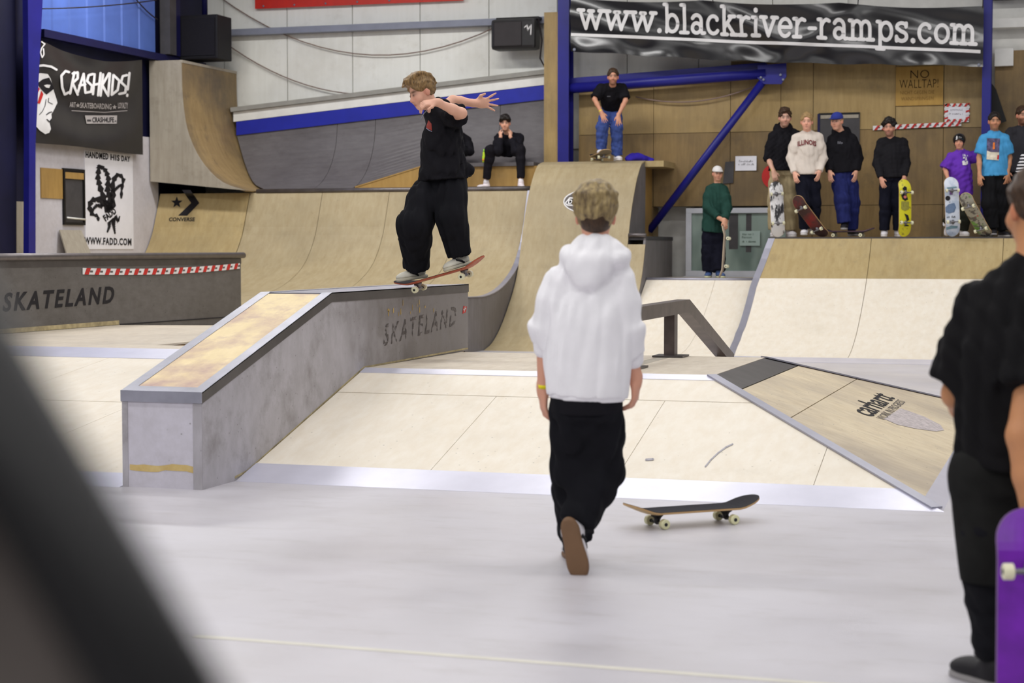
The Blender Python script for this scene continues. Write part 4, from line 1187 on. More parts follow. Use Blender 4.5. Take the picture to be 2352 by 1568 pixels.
for x in (a[0]-.01, b[0]-.05):
    for i in range(5):
        z = a[2]+.04+i*.052
        slab('tape_frame', [(x, SY-.006, z), (x+.06, SY-.006, z+.02), (x+.06, SY-.006, z+.05), (x, SY-.006, z+.03)], (0, -1, 0), .001, M['red'] if i % 2 == 0 else M['white'], sg)
m_thin = plain('thin_grey_ink', (150, 142, 152), .7)
stext('SEMIFINALE', 2182, 2211, 255, 5, m_thin, -.01, sg); sprint(sg, 2180, 2215, 263, 4.5, 11, m_thin)
p, q = ony(2005, 296, SY), ony(2208, 286, SY)
tape('barrier_tape', (p[0], SY-.004, p[2]-.02), (q[0], SY-.004, q[2]-.02), .068, 12, 'strip of red and white barrier tape on the plywood wall under the sign', .8)
def paper(px0, py0, px1, py1, label, lines, y, mat, ink):
    a, b = ony(px0, py1, y), ony(px1, py0, y)
    o = thing('paper_notice', label, 'notice', (float(a[0]), y, float(a[2])))
    nx = 8
    vv = []
    for j in range(5):
        for i in range(nx+1):
            u, v_ = i/nx, j/4
            vv.append((a[0]+(b[0]-a[0])*u, y-.004-.02*max(0, u-.8)*(1-v_)*4, a[2]+(b[2]-a[2])*v_))
    link('sheet', pymesh('sheet', vv+[(x, y_+.003, z) for x, y_, z in vv], [(j*(nx+1)+i, j*(nx+1)+i+1, (j+1)*(nx+1)+i+1, (j+1)*(nx+1)+i) for j in range(4) for i in range(nx)]), mat, o)
    for (s_, x0, x1, yb, h) in lines:
        if s_: stext(s_, x0, x1, yb, h, ink, 0, o, y-.01)
        else: sprint(o, x0, x1, yb, h, int(x1+yb), ink, y-.007)
m_pink = plain('pale_grey_ink', (150, 148, 152), .7)
paper(1689, 358, 1738, 392, 'white paper notice on the plywood wall beside the blue brace', [('', 1698, 1730, 372, 4), ('', 1696, 1732, 379, 4)], YW-.01, M['paper'], m_pink)
paper(1699, 530, 1746, 564, 'pale paper notice stuck inside the window', [('Hier nur 1', 1705, 1730, 540, 5), ('Person', 1704, 1726, 547, 5), ('', 1705, 1738, 556, 4)], YW-.03, M['paper_dim'], plain('green_grey_ink', (96, 116, 104), .7))
# dark hatch, red disc and grey board on the plywood
w = thing('wall_hatch', 'dark hatch with pale wooden lip behind the man in the blue cap', 'hatch', (-3.68, YW, 3.1))
a, b = ony(1880, 345, SY), ony(1975, 262, SY)
box('panel', a[0], b[0], SY, YW, a[2], b[2], M['dark_panel'], w); box('wooden_lip', a[0]+.03, b[0]-.02, SY-.01, SY, b[2]-.06, b[2]-.005, M['ply_grey'], w)
box('frame', a[0]-.02, a[0]+.02, SY-.008, YW, a[2], b[2]+.02, M['blue_dark'], w); box('frame', a[0], b[0], SY-.006, YW, b[2], b[2]+.03, M['black'], w)
c_ = ony(1778, 405, SY)
o = link('red_disc', pymesh('red_disc', *sweep_vf([c_, c_+np.array([0, .018, 0])], .2, 28)), M['red']); tag(o, 'round red disc on the wall behind the first spectator', 'disc')
o = slab('grey_board', [ony(*q, SY) for q in ((1666, 372), (1686, 370), (1684, 420), (1660, 422))], (0, -1, 0), .015, M['dark_panel']); tag(o, 'narrow grey board on the plywood beside the white paper notice', 'board')
o = slab('steel_gusset', [ony(*q, 28.9) for q in ((2277, 190), (2288, 205), (2312, 278), (2277, 290))], (0, -1, 0), .03, M['black']); tag(o, 'dark triangular plate beside the right blue column', 'plate')
# ================================================================ PEOPLE: smooth solids meshed with surface nets
def V3(*a): return np.array(a, float)
def unit(v): v = np.array(v, float); return v/(np.linalg.norm(v)+1e-12)
CR, CA, CU = RT.copy(), FH.copy(), V3(0, 0, 1)              # picture right, away from the viewer, up
def cdir(x, y, z): return unit(CR*x+CA*y+CU*z)
class Solid:
    def __init__(s): s.pr = []; s.cuts = []; s.noise = None
    def cone(s, a, b, ra, rb, k=.02, op=1): s.pr.append(('c', V3(*a), V3(*b), ra, rb, k, op)); return s
    def chain(s, pts, rad, k=.02):
        for i in range(len(pts)-1): s.cone(pts[i], pts[i+1], rad[i], rad[i+1], k)
        return s
    def ell(s, c, r, ax=None, k=.02, op=1):
        s.pr.append(('e', V3(*c), V3(*r), np.eye(3) if ax is None else np.array(ax, float), k, op)); return s
    def loft(s, st, rt, k=.03, op=1, flip=False):
        """stations (centre, half width, half depth) up a spine; rt is the sideways axis"""
        c_ = np.array([np.concatenate([V3(*c), [a, b]]) for c, a, b in st])
        if len(c_) > 2:                                   # round the profile between the stations
            hs = (c_[:, :3]-c_[0, :3])@unit(c_[-1, :3]-c_[0, :3]); t = np.linspace(hs[0], hs[-1], 40)
            y = np.stack([np.interp(t, hs, c_[:, i]) for i in range(5)], 1)
            for _ in range(14): y[1:-1] = .25*y[:-2]+.5*y[1:-1]+.25*y[2:]
            c_ = y
        s.pr.append(('l', [(q[:3], q[3], q[4]) for q in c_], unit(rt), k, op)); return s
    def cut(s, p, n): s.cuts.append((V3(*p), unit(n))); return s
    def bounds(s):
        lo, hi = V3(9e9, 9e9, 9e9), V3(-9e9, -9e9, -9e9)
        for p in s.pr:
            if p[-1] < 0: continue
            a, b = s.bb(p); lo = np.minimum(lo, a); hi = np.maximum(hi, b)
        return lo, hi
    @staticmethod
    def bb(p):
        if p[0] == 'c':
            r = max(p[3], p[4]); return np.minimum(p[1], p[2])-r, np.maximum(p[1], p[2])+r
        if p[0] == 'e':
            e = np.sqrt(((p[3]*p[2][:, None])**2).sum(0)); return p[1]-e, p[1]+e
        cs = np.array([c for c, a, b in p[1]]); r = max(max(a, b) for c, a, b in p[1])
        return cs.min(0)-r, cs.max(0)+r
    @staticmethod
    def dist(p, X):
        if p[0] == 'c':
            a, b, ra, rb = p[1:5]; ba = b-a; d = X-a
            t = np.clip((d@ba)/max(ba@ba, 1e-9), 0, 1)
            return np.linalg.norm(d-t[..., None]*ba, axis=-1)-(ra+(rb-ra)*t)
        if p[0] == 'e':
            q = (X-p[1])@p[3].T
            k0 = np.linalg.norm(q/p[2], axis=-1); k1 = np.linalg.norm(q/(p[2]**2), axis=-1)
            return k0*(k0-1)/np.maximum(k1, 1e-6)
        st, rt = p[1], p[2]
        cs = np.array([c for c, a, b in st]); A = np.array([a for c, a, b in st]); B = np.array([b for c, a, b in st])
        ax = unit(cs[-1]-cs[0]); hs = (cs-cs[0])@ax
        h = (X-cs[0])@ax; hc = np.clip(h, hs[0], hs[-1])
        c = np.stack([np.interp(hc, hs, cs[:, i]) for i in range(3)], -1)
        a = np.interp(hc, hs, A); b = np.interp(hc, hs, B)
        r2 = unit(rt-ax*(rt@ax)); f2 = np.cross(ax, r2)
        d = X-c
        q = np.sqrt((d@r2/a)**2+(d@f2/b)**2)
        dl = (q-1)*np.minimum(a, b)
        dh = np.abs(h-hc)
        return np.where(dh > 0, np.maximum(dl, 0)*0+np.sqrt(np.maximum(dl, 0)**2+dh**2)*1.0-.0, dl)
    def mesh(s, name, h, smooth_it=1):
        lo, hi = s.bounds(); pad = 4*h+(s.noise[0] if s.noise else 0)
        lo = lo-pad; hi = hi+pad
        n = np.ceil((hi-lo)/h).astype(int)+1
        gx, gy, gz = (lo[i]+h*np.arange(n[i]) for i in range(3))
        F = np.full(tuple(n), 1.0)
        for p in s.pr:
            k, op = p[-2], p[-1]
            a, b = s.bb(p); m = k+3*h
            i0 = np.maximum(((a-m-lo)/h).astype(int), 0); i1 = np.minimum(((b+m-lo)/h).astype(int)+2, n)
            if (i1 <= i0).any(): continue
            X = np.stack(np.meshgrid(gx[i0[0]:i1[0]], gy[i0[1]:i1[1]], gz[i0[2]:i1[2]], indexing='ij'), -1)
            d = s.dist(p, X)
            sl = (slice(i0[0], i1[0]), slice(i0[1], i1[1]), slice(i0[2], i1[2]))
            f = F[sl]
            if op > 0:
                hh = np.maximum(k-np.abs(f-d), 0)/max(k, 1e-6); F[sl] = np.minimum(f, d)-hh*hh*k*.25
            else:
                d = -d; hh = np.maximum(k-np.abs(f-d), 0)/max(k, 1e-6); F[sl] = np.maximum(f, d)+hh*hh*k*.25
        if s.noise or s.cuts:
            near = np.abs(F) < .12 if not s.cuts else np.ones(F.shape, bool)
            ii = np.argwhere(near); X = lo+ii*h
            val = F[near]
            if s.noise: val = val+s.noise[0]*s.noise[1](X)
            for p0, n0 in s.cuts: val = np.maximum(val, (X-p0)@n0)
            F[near] = val
        F[0] = F[-1] = 1; F[:, 0] = F[:, -1] = 1; F[:, :, 0] = F[:, :, -1] = 1
        S = F < 0
        c = np.zeros(tuple(n-1), np.int8)
        for dx in (0, 1):
            for dy in (0, 1):
                for dz in (0, 1): c += S[dx:n[0]-1+dx, dy:n[1]-1+dy, dz:n[2]-1+dz]
        mixed = (c > 0) & (c < 8)
        idx = np.argwhere(mixed)
        vid = np.full(tuple(n-1), -1, np.int64); vid[mixed] = np.arange(len(idx))
        acc = np.zeros((len(idx), 3)); cnt = np.zeros(len(idx))
        co = [(dx, dy, dz) for dx in (0, 1) for dy in (0, 1) for dz in (0, 1)]
        val = {q: F[idx[:, 0]+q[0], idx[:, 1]+q[1], idx[:, 2]+q[2]] for q in co}
        for q in co:
            for axn in range(3):
                if q[axn]: continue
                r = list(q); r[axn] = 1; r = tuple(r)
                va, vb = val[q], val[r]; m = (va < 0) != (vb < 0)
                t = np.where(m, va/np.where(m, va-vb, 1), 0)
                pos = np.tile(np.array(q, float), (len(idx), 1)); pos[:, axn] += t
                acc[m] += pos[m]; cnt[m] += 1
        P = lo+h*(idx+acc/np.maximum(cnt, 1)[:, None])
        quads = []
        for axn in range(3):
            o1, o2 = (axn+1) % 3, (axn+2) % 3
            sl0 = [slice(None)]*3; sl1 = [slice(None)]*3
            sl0[axn] = slice(0, n[axn]-1); sl1[axn] = slice(1, n[axn])
            A, B = S[tuple(sl0)], S[tuple(sl1)]
            e = np.argwhere(A != B)
            e = e[(e[:, o1] > 0) & (e[:, o2] > 0) & (e[:, o1] < n[o1]-1) & (e[:, o2] < n[o2]-1)]
            ins = A[e[:, 0], e[:, 1], e[:, 2]]
            def cell(d1, d2):
                q = e.copy(); q[:, o1] += d1; q[:, o2] += d2
                return vid[q[:, 0], q[:, 1], q[:, 2]]
            Q = np.stack([cell(-1, -1), cell(0, -1), cell(0, 0), cell(-1, 0)], 1)
            Q[~ins] = Q[~ins][:, ::-1]
            quads.append(Q)
        Q = np.concatenate(quads); Q = Q[(Q >= 0).all(1)]
        for _ in range(smooth_it):                       # light tangential relaxation
            sm = np.zeros_like(P); ct = np.zeros(len(P))
            for i in range(4):
                for j in ((i+1) % 4, (i-1) % 4):
                    np.add.at(sm, Q[:, i], P[Q[:, j]]); np.add.at(ct, Q[:, i], 1)
            P = .5*P+.5*sm/np.maximum(ct, 1)[:, None]
        me = bpy.data.meshes.new(name)
        me.vertices.add(len(P)); me.vertices.foreach_set('co', P.astype(np.float32).ravel())
        me.loops.add(len(Q)*4); me.loops.foreach_set('vertex_index', Q.astype(np.int32).ravel())
        me.polygons.add(len(Q)); me.polygons.foreach_set('loop_start', np.arange(0, len(Q)*4, 4, dtype=np.int32))
        try: me.polygons.foreach_set('loop_total', np.full(len(Q), 4, np.int32))
        except Exception: pass
        me.polygons.foreach_set('use_smooth', np.ones(len(Q), bool))
        me.update(calc_edges=True); me.validate()
        me['_n'] = len(P)
        return me, P
def folds(seed, f=26.0, an=.45):
    r = np.random.RandomState(seed)
    D = [unit(r.normal(size=3)*V3(1, 1, an)) for _ in range(5)]
    ph = r.uniform(0, 6, 5)
    rid = lambda x: 1-2*np.abs(np.sin(x))**.8
    def fn(X):
        w = .6*np.sin(X@D[3]*f*.45+ph[3])+.5*np.sin(X@D[4]*f*.3+ph[4])
        return (rid(X@D[0]*f*.5+ph[0]+1.3*w)+.7*rid(X@D[1]*f*.75+ph[1]+1.6*w)+.5*np.sin(X@D[2]*f*2.0+ph[2]+w))/2.2
    return fn

def strands(seed):
    r = np.random.RandomState(seed); D = [unit(r.normal(size=3)) for _ in range(4)]
    def fn(X):
        w = np.sin(X@D[3]*40)
        return (np.sin(X@D[0]*120+2*w)+np.sin(X@D[1]*170+2*w)+np.sin(X@D[2]*85))/2.2
    return fn
def skin_mat():
    if 'skin' in MATS: return MATS['skin']
    m, t = newmat('skin', .5, 0, .35)
    at_ = t.n('ShaderNodeAttribute'); at_.attribute_name = 'tone'
    t.l(at_.outputs['Color'], t.b.inputs['Base Color'])
    t.b.inputs['Subsurface Weight'].default_value = .08
    t.b.inputs['Subsurface Radius'].default_value = (.01, .004, .002)
    t.bump(t.noise(t.coord(), 120, 2), .05, .002)
    return m
def cloth(name, rgb, var=.14, rough=.85, sc=9):
    if name in MATS: return MATS[name]
    m, t = newmat(name, rough, 0, .15)
    c = lin(rgb); v = t.coord()
    t.l(t.mix(t.ramp(t.noise(v, sc, 4), .3, .7), tuple(x*(1-var) for x in c), tuple(min(1, x*(1+var)) for x in c)), t.b.inputs['Base Color'])
    t.bump(t.noise(v, 260, 2), .12, .003)
    return m
def hairmat(name, dark, light, dirn=(60, 8, 20)):
    if name in MATS: return MATS[name]
    m, t = newmat(name, .5, 0, .3)
    v = t.coord(scale=dirn)
    t.l(t.mix(t.ramp(t.noise(v, 1.6, 3, .6), .25, .75), lin(dark), lin(light)), t.b.inputs['Base Color'])
    t.bump(t.noise(v, 3.0, 3), .3, .004)
    return m
HM = {'black': hairmat('black_hair', (16, 13, 12), (40, 33, 30)), 'brown': hairmat('brown_hair', (44, 31, 22), (80, 58, 40)),
      'blond': hairmat('blond_hair', (120, 92, 58), (186, 156, 108)), 'darkblond': hairmat('dark_blond_hair', (66, 48, 32), (166, 134, 88)),
      'streaked': hairmat('streaked_blond_hair', (78, 62, 46), (176, 154, 106), (34, 34, 7))}

class Head:
    """head frame and its parts; k scales a 0.235 m head"""
    def __init__(s, c, f, u, k=1.0):
        s.c = V3(*c); s.f = unit(f); s.u = unit(V3(*u)-s.f*(V3(*u)@s.f)); s.r = np.cross(s.f, s.u); s.k = k
        s.ax = np.array([s.r, s.f, s.u])
    def p(s, r, f, u): return s.c+(s.r*r+s.f*f+s.u*u)*s.k
    def loc(s, X): return ((X-s.c)@s.ax.T)/s.k
    def build(s, B):
        k = s.k
        B.ell(s.p(0, -.012, .03), V3(.075, .095, .092)*k, s.ax, .02*k)
        B.ell(s.p(0, .018, -.03), V3(.063, .076, .088)*k, s.ax, .03*k)
        B.ell(s.p(0, .05, -.092), V3(.036, .036, .026)*k, s.ax, .03*k)
        for g in (-1, 1):
            B.ell(s.p(g*.03, .097, .004), V3(.017, .013, .012)*k, s.ax, .016*k, -1)
            B.ell(s.p(g*.03, .078, .004), V3(.014, .012, .012)*k, s.ax, .004*k)
            B.ell(s.p(g*.081, -.008, -.008), V3(.011, .02, .032)*k, s.ax, .01*k)
            B.ell(s.p(g*.04, .065, -.035), V3(.025, .022, .025)*k, s.ax, .03*k)
        B.cone(s.p(0, .087, .004), s.p(0, .106, -.030), .008*k, .0125*k, .012*k)
        B.ell(s.p(0, .090, -.036), V3(.018, .012, .009)*k, s.ax, .01*k)
        B.ell(s.p(0, .083, -.064), V3(.024, .011, .006)*k, s.ax, .008*k)
        B.ell(s.p(0, .081, -.074), V3(.020, .011, .007)*k, s.ax, .008*k)
    def tones(s, X, C, tone, brow, beard=None, stub=0.0):
        q = s.loc(X); r, f, u = q[:, 0], q[:, 1], q[:, 2]
        face = (f > .03) & (np.abs(r) < .09) & (u > -.13) & (u < .13)
        def mixin(w, col): C[:] = C*(1-w[:, None])+np.array(col)*w[:, None]
        g = lambda x, m, sd: np.exp(-((x-m)/sd)**2)
        ar = np.abs(r)
        mixin(.30*face*(g(ar, .045, .02)*g(u, -.03, .025)+g(ar, 0, .02)*g(u, -.03, .02)), lin((206, 120, 98)))
        mixin(.9*face*(f > .05)*g(ar, 0, .022)*g(u, -.069, .009), lin((150, 76, 70)))
        mixin(np.minimum(1, 1.0*face*(f > .05)*g(ar, .031, .02)**.5*g(u, .027, .010)), brow)
        mixin(.85*face*g(ar, .031, .02)*g(u, .007, .013), tuple(np.array(tone)*.38))  # eye sockets darkened: their shade is put into the skin colour
        mixin(np.minimum(1, face*(f > .06)*g(ar, .030, .012)*g(u, .004, .0055)*1.0), (.045, .03, .025))
        ears = (np.abs(r) > .07) & (u > -.05) & (u < .04)
        mixin(.35*ears, lin((200, 100, 84)))
        if beard is not None:
            w = stub*((u < -.035) & (f > -.02) & (u > -.14))*(1-g(u, -.069, .008)*(ar < .02))
            w = w*np.clip((-.03-u)/.03+.4, 0, 1)
            mixin(w, beard)
    def hair(s, style, h=.007, seed=1, under=False):
        B = Solid(); k = s.k
        t = {'short': .012, 'medium': .02, 'quiff': .02, 'curly': .03, 'curtain': .024, 'buzz': .006, 'flat': .012, 'swept': .022, 'mop': .03}[style]
        ts = .006+t*.25
        B.ell(s.p(0, -.014, .032), V3(.076+ts, .096+ts, .092+ts)*k, s.ax, .02*k)
        B.ell(s.p(0, -.012, .052), V3(.070+t*.7, .092+t*.7, .078+t*1.1)*k, s.ax, .03*k)
        if style in ('quiff', 'medium', 'swept'):
            B.ell(s.p(0, .055, .105), V3(.06, .045, .03)*k, s.ax, .03*k)
            B.ell(s.p(.02, .02, .125), V3(.055, .06, .022)*k, s.ax, .03*k)
        if style == 'swept':
            for g in range(6):
                a = (g-2.5)*.021
                B.chain([s.p(a*.9+.01, .098, .092), s.p(a*1.1, .06, .128), s.p(a*1.25, -.01, .142), s.p(a*1.15, -.085, .1), s.p(a, -.115, .03)], V3(.010, .016, .017, .015, .011)*k, .006*k)
        if style == 'curly':
            r_ = np.random.RandomState(seed)
            for _ in range(46):
                a, b = r_.uniform(0, 6.28), r_.uniform(.12, 1.35)
                d = V3(math.sin(b)*math.cos(a)*.095, math.sin(b)*math.sin(a)*.115-.016, math.cos(b)*.118+.035)
                B.ell(s.p(*d), V3(.022, .022, .022)*k*r_.uniform(.8, 1.2), None, .01*k)
        if style == 'curtain':
            for g in (-1, 1):
                B.chain([s.p(g*.008, .075, .125), s.p(g*.05, .098, .085), s.p(g*.082, .07, .03)], V3(.022, .026, .014)*k, .02*k)
        if style == 'mop':
            r_ = np.random.RandomState(seed)
            for i in range(26):
                a = 6.283*i/26+r_.uniform(-.1, .1)
                def dd(b, g=1.0): return V3(math.sin(b)*math.cos(a)*.092*g, math.sin(b)*math.sin(a)*.11*g-.016, math.cos(b)*.118+.035)
                e_ = r_.uniform(1.15, 1.5)
                B.chain([s.p(*dd(.15)), s.p(*dd(.6, 1.05)), s.p(*dd(1.0, 1.08)), s.p(*dd(e_, 1.06))], V3(.014, .018, .017, .010)*k, .006*k)
        # clear the face and the nape
        B.ell(s.p(0, .118, -.05), V3(.098, .085, .138 if style not in ('curtain', 'mop') else .112)*k, s.ax, .016*k, -1)
        for g in (-1, 1): B.ell(s.p(g*.1, .04, -.045), V3(.042, .06, .085)*k, s.ax, .014*k, -1)
        nape = -.092
        B.cut(s.p(0, -.09, nape), -(s.u*1.0-s.f*.78))
        B.noise = ({'short': .006, 'buzz': .003, 'flat': .004, 'swept': .004, 'mop': .005, 'curtain': .006}.get(style, .009)*k, strands(seed))
        if under: B.cut(s.p(0, 0, .03), s.u)
        return B.mesh('hair', h*max(k, .85), 1)[0]

def hand(B, w, d, n, side, k=1.0, curl=.25, spread=.06, thumb=1.0, length=1.0):
    """w wrist, d towards the fingertips, n out of the back of the hand, side towards the thumb"""
    d = unit(d); n = unit(n-d*(n@d)); sd = np.cross(n, d); sd = sd if sd@side > 0 else -sd
    pc = w+d*.05*k
    B.ell(pc, V3(.042, .052, .017)*k, [sd, d, n], .012*k)
    B.cone(w-d*.02*k, w+d*.02*k, .027*k, .026*k, .02*k)
    L = [.072, .08, .074, .058]
    for i in range(4):
        o = (.030-.020*i)
        b0 = w+d*.088*k+sd*o*k
        dd = unit(d+sd*(1.5-i)*spread*1.2)
        l1 = L[i]*.55*k*length; l2 = L[i]*.55*k*length
        c1 = unit(dd-n*curl*1.2); c2 = unit(dd*max(.05, 1-curl*1.3)-n*curl*2.2)
        p1 = b0+c1*l1; p2 = p1+c2*l2
        B.chain([b0-d*.02*k, b0, p1, p2], V3(.0095, .0095, .0088, .0072)*k, .005*k)
    t0 = w+d*.02*k+sd*.024*k
    t1 = t0+unit(d*.75+sd*.75*thumb-n*.25)*.038*k; t2 = t1+unit(d*1.0+sd*.35*thumb-n*.3)*.036*k
    B.chain([t0, t1, t2], V3(.014, .011, .009)*k, .008*k)

def shoe(par, an, toe, up, mats, k=1.0, h=.008, name='shoe', lace=None):
    """an: ankle joint about 8.5 cm above the sole; toe and up give the foot's frame"""
    toe = unit(toe); up = unit(V3(*up)-toe*(V3(*up)@toe)); sd = np.cross(toe, up)
    ax = [sd, toe, up]
    q = lambda s_, t, u: an+(sd*s_+toe*t+up*u)*k
    B = Solid()
    B.ell(q(0, -.02, -.035), V3(.042, .055, .045)*k, ax, .03*k)
    B.ell(q(0, .06, -.042), V3(.047, .085, .036)*k, ax, .03*k)
    B.ell(q(0, .125, -.05), V3(.046, .06, .03)*k, ax, .03*k)
    B.cone(q(0, -.012, -.01), q(0, -.006, .035), .048*k, .046*k, .025*k)
    B.cut(q(0, 0, -.058), -up); B.cut(q(0, -.01, .048), up)
    me, P = B.mesh(name, h)
    o = link(name, me, mats[0], par)
    S = Solid()
    for t, w_ in ((-.03, .041), (.05, .042), (.12, .048)):
        S.ell(q(0, t, -.07), V3(w_, .062 if t < .1 else .068, .03)*k, ax, .03*k)
    S.cut(q(0, 0, -.055), up); S.cut(q(0, 0, -.085), -up)
    me, _ = S.mesh('sole', h)
    link('sole', me, mats[1], o)
    if len(mats) > 2:
        for g in (-1, 1):
            vv, ff = sweep_vf([q(g*.036, .0, -.052), q(g*.043, .03, -.035), q(g*.036, .07, -.02)], .011*k, 6)
            link('side_stripe', pymesh('side_stripe', vv, ff, True), mats[2], o)
    if lace is not None:
        for i in range(4):
            vv, ff = sweep_vf([q(-.03, .03+i*.02, .0-i*.007), q(0, .035+i*.02, .012-i*.007), q(.03, .03+i*.02, .0-i*.007)], .0045*k, 6)
            link('lace', pymesh('lace', vv, ff, True), lace, o)
    return o

def person(label, base, J, headf, headu=(0, 0, 1), k=1.0, tone=(206, 158, 130), hair=None, top=None, legs=None, shoes=None, hands=None,
           body_h=.009, cloth_h=.012, toes=None, face=None, group=None, toeup=None, armr=1.0, seed=1, headk=None, front=None, headpart=None):
    """J: joints in world space. L and R are the picture's left and right."""
    root = thing('person', label, 'person', tuple(map(float, base)), group)
    hk = headk or k
    H = Head(J['head'], headf, headu, hk)
    B = Solid()
    H.build(B)
    hipm = (J['hipL']+J['hipR'])/2; neck = J['neck']; shm = (J['shL']+J['shR'])/2
    B.cone(neck-unit(neck-hipm)*.02, H.p(0, -.015, -.055), .056*hk, .054*hk, .03*k)
    rt = unit(J['shR']-J['shL'])
    spine = unit(neck-hipm)
    B.loft([(hipm-spine*.02, .12*k, .085*k), (hipm+(shm-hipm)*.4, .105*k, .075*k), (hipm+(shm-hipm)*.8, .125*k, .085*k), (shm+spine*.01, .10*k, .06*k), (neck, .055*k, .05*k)], rt, .04*k)
    for g in 'LR':
        B.chain([J['sh'+g], J['el'+g]], V3(.046, .038)*k*armr, .03*k)
        B.chain([J['el'+g], J['el'+g]+(J['wr'+g]-J['el'+g])*.35, J['wr'+g]], V3(.038, .037, .025)*k*armr, .02*k)
        B.chain([J['hip'+g], J['kn'+g], J['an'+g]], V3(.07, .05, .036)*k, .04*k)
    hands = hands or {}
    for g in 'LR':
        hd = hands.get(g, {})
        if hd is None: continue
        d = hd.get('d', unit(J['wr'+g]-J['el'+g])); n = hd.get('n', cdir(-1 if g == 'L' else 1, -.4, 0)); sd = hd.get('side', cdir(0, -1, 0))
        hand(B, J['wr'+g], V3(*d), V3(*n), V3(*sd), k*hd.get('k', 1.0), hd.get('curl', .3), hd.get('spread', .05), hd.get('thumb', 1), hd.get('len', 1))
    me, P = B.mesh('body', body_h)
    C = np.tile(np.array(lin(tone)), (len(P), 1))
    fc = face or {}
    H.tones(P, C, lin(tone), fc.get('brow', lin((60, 42, 32))), fc.get('beard'), fc.get('stub', 0))
    if len(me.vertices) == len(C):
        at_ = me.color_attributes.new('tone', 'FLOAT_COLOR', 'POINT')
        at_.data.foreach_set('color', np.concatenate([C, np.ones((len(C), 1))], 1).astype(np.float32).ravel())
    link('body', me, skin_mat(), root)
    if hair:
        link('hair', H.hair(hair[0], .007, seed, len(hair) > 2), HM[hair[1]], root)
    T = None
    if top:
        T = Solid(); w = top.get('w', 1.0)*k
        hem = top.get('hem', .10)*k
        A = top.get('half', {})
        hemc = top.get('hemc', hipm-spine*hem)
        sw = np.linalg.norm(J['shR']-J['shL'])/2
        st = [(hemc, A.get('hem', .198)*w, A.get('hemd', .15)*w),
              (hipm+(shm-hipm)*.28, A.get('waist', .18)*w, A.get('waistd', .13)*w),
              (hipm+(shm-hipm)*.72, A.get('chest', .19)*w, A.get('chestd', .135)*w),
              (shm+spine*.005, max(.12, sw*.84), .085*w),
              (shm+spine*.045*k, max(.07, sw*.46), .072*k),
              (neck+spine*.01*k, .066*k, .066*k)]
        T.loft(st, rt, .05*k)
        sl = top.get('sleeve', 1.0)         # in arm lengths: 0..1 upper arm, 1..2 forearm
        r0, r1, r2 = (x*k for x in top.get('sr', (.075, .064, .05)))
        for g in 'LR':
            s_ = sl[g] if isinstance(sl, dict) else sl
            a, b, c = J['sh'+g], J['el'+g], J['wr'+g]
            inn = unit(shm-a)
            a = a+inn*.012*k-spine*.012*k
            rs = min(r0, .064*k)
            T.cone(neck-spine*.012*k+unit(J['sh'+g]-neck)*.035*k, a, .050*k, rs*.98, .05*k)
            m_ = a+(b-a)*.45
            if s_ <= 1:
                e = a+(b-a)*s_
                T.cone(a, a+(e-a)*.5, rs, (rs+r1)/2, .05*k)
                T.loft([(a+(e-a)*.45, (rs+r1)/2, (rs+r1)/2), (e, r1, r1)], np.cross(unit(e-a), V3(.3, .5, .81)), .04*k)
            else:
                e = b+(c-b)*(s_-1)
                T.chain([a, m_, b], (rs, (r0+r1)/2, r1), .04*k)
                T.loft([(b, r1, r1), (e, r2, r2)], np.cross(unit(e-b), V3(.3, .5, .81)), .035*k)
        if top.get('hood'):
            f_ = unit(front if front is not None else H.f*V3(1, 1, 0))
            for sgn in (-1, 1):
                T.chain([neck-f_*.075*k+CU*.0*k, neck+rt*sgn*.075*k+CU*.015*k-f_*.02*k, neck+rt*sgn*.06*k+f_*.06*k-CU*.04*k], V3(.05, .045, .03)*k*top['hood'], .04*k)
            T.chain([neck-f_*.09*k+CU*.02*k, neck-f_*.115*k-CU*.08*k], V3(.07, .05)*k*top['hood'], .05*k)
        for p_, q_, a_, b_, k_ in top.get('extra', []): T.cone(p_, q_, a_, b_, k_)
        for c_, r_, ax_, k_ in top.get('ells', []): T.ell(c_, r_, ax_, k_)
        T.cut(hemc-spine*.004, -spine)
        T.noise = (top.get('fold', .007)*k*1.5, folds(seed+3, top.get('ff', 58.0), top.get('an', .45)))
        me, _ = T.mesh(top.get('name', 'shirt'), cloth_h)
        TO = link(top.get('name', 'shirt'), me, top['mat'], root)
    else: TO = None
    if legs:
        G = Solid(); r = legs.get('r', (.098, .08, .07)); r = [x*k for x in r]
        wt = legs.get('waist', .155)*k
        G.loft([(hipm-spine*.06*k, wt*1.02, .115*k), (hipm+spine*.05*k, wt, .11*k)], unit(J['hipR']-J['hipL']), .05*k)
        for g in 'LR':
            e = J['an'+g]; rr = legs.get('r'+g); rr = [x*k for x in rr] if rr else r
            if legs.get('end'): e = J['kn'+g]+(e-J['kn'+g])*legs['end']
            kn = J['kn'+g]
            e = e+unit(kn-e)*legs.get('rise', .015)*k
            h0 = J['hip'+g]+unit(hipm-J['hip'+g])*.012*k
            G.chain([h0, h0+(kn-h0)*.45, kn], [min(rr[0], .092*k), (rr[0]+rr[1])/2, rr[1]], .05*k)
            sh_ = kn+(e-kn)*.3
            G.cone(kn, sh_, rr[1], rr[1]+(rr[2]-rr[1])*.3, .05*k)
            G.loft([(sh_, rr[1]+(rr[2]-rr[1])*.3, rr[1]+(rr[2]-rr[1])*.3), (e, rr[2], rr[2])], np.cross(unit(e-kn), V3(.81, .5, .3)), .04*k)
        for p_, q_, a_, b_, k_ in legs.get('extra', []): G.cone(p_, q_, a_, b_, k_)
        if top and not legs.get('nocut'): G.cut(hipm+spine*.07*k, spine)
        G.noise = (legs.get('fold', .007)*k*1.5, folds(seed+9, 52.0))
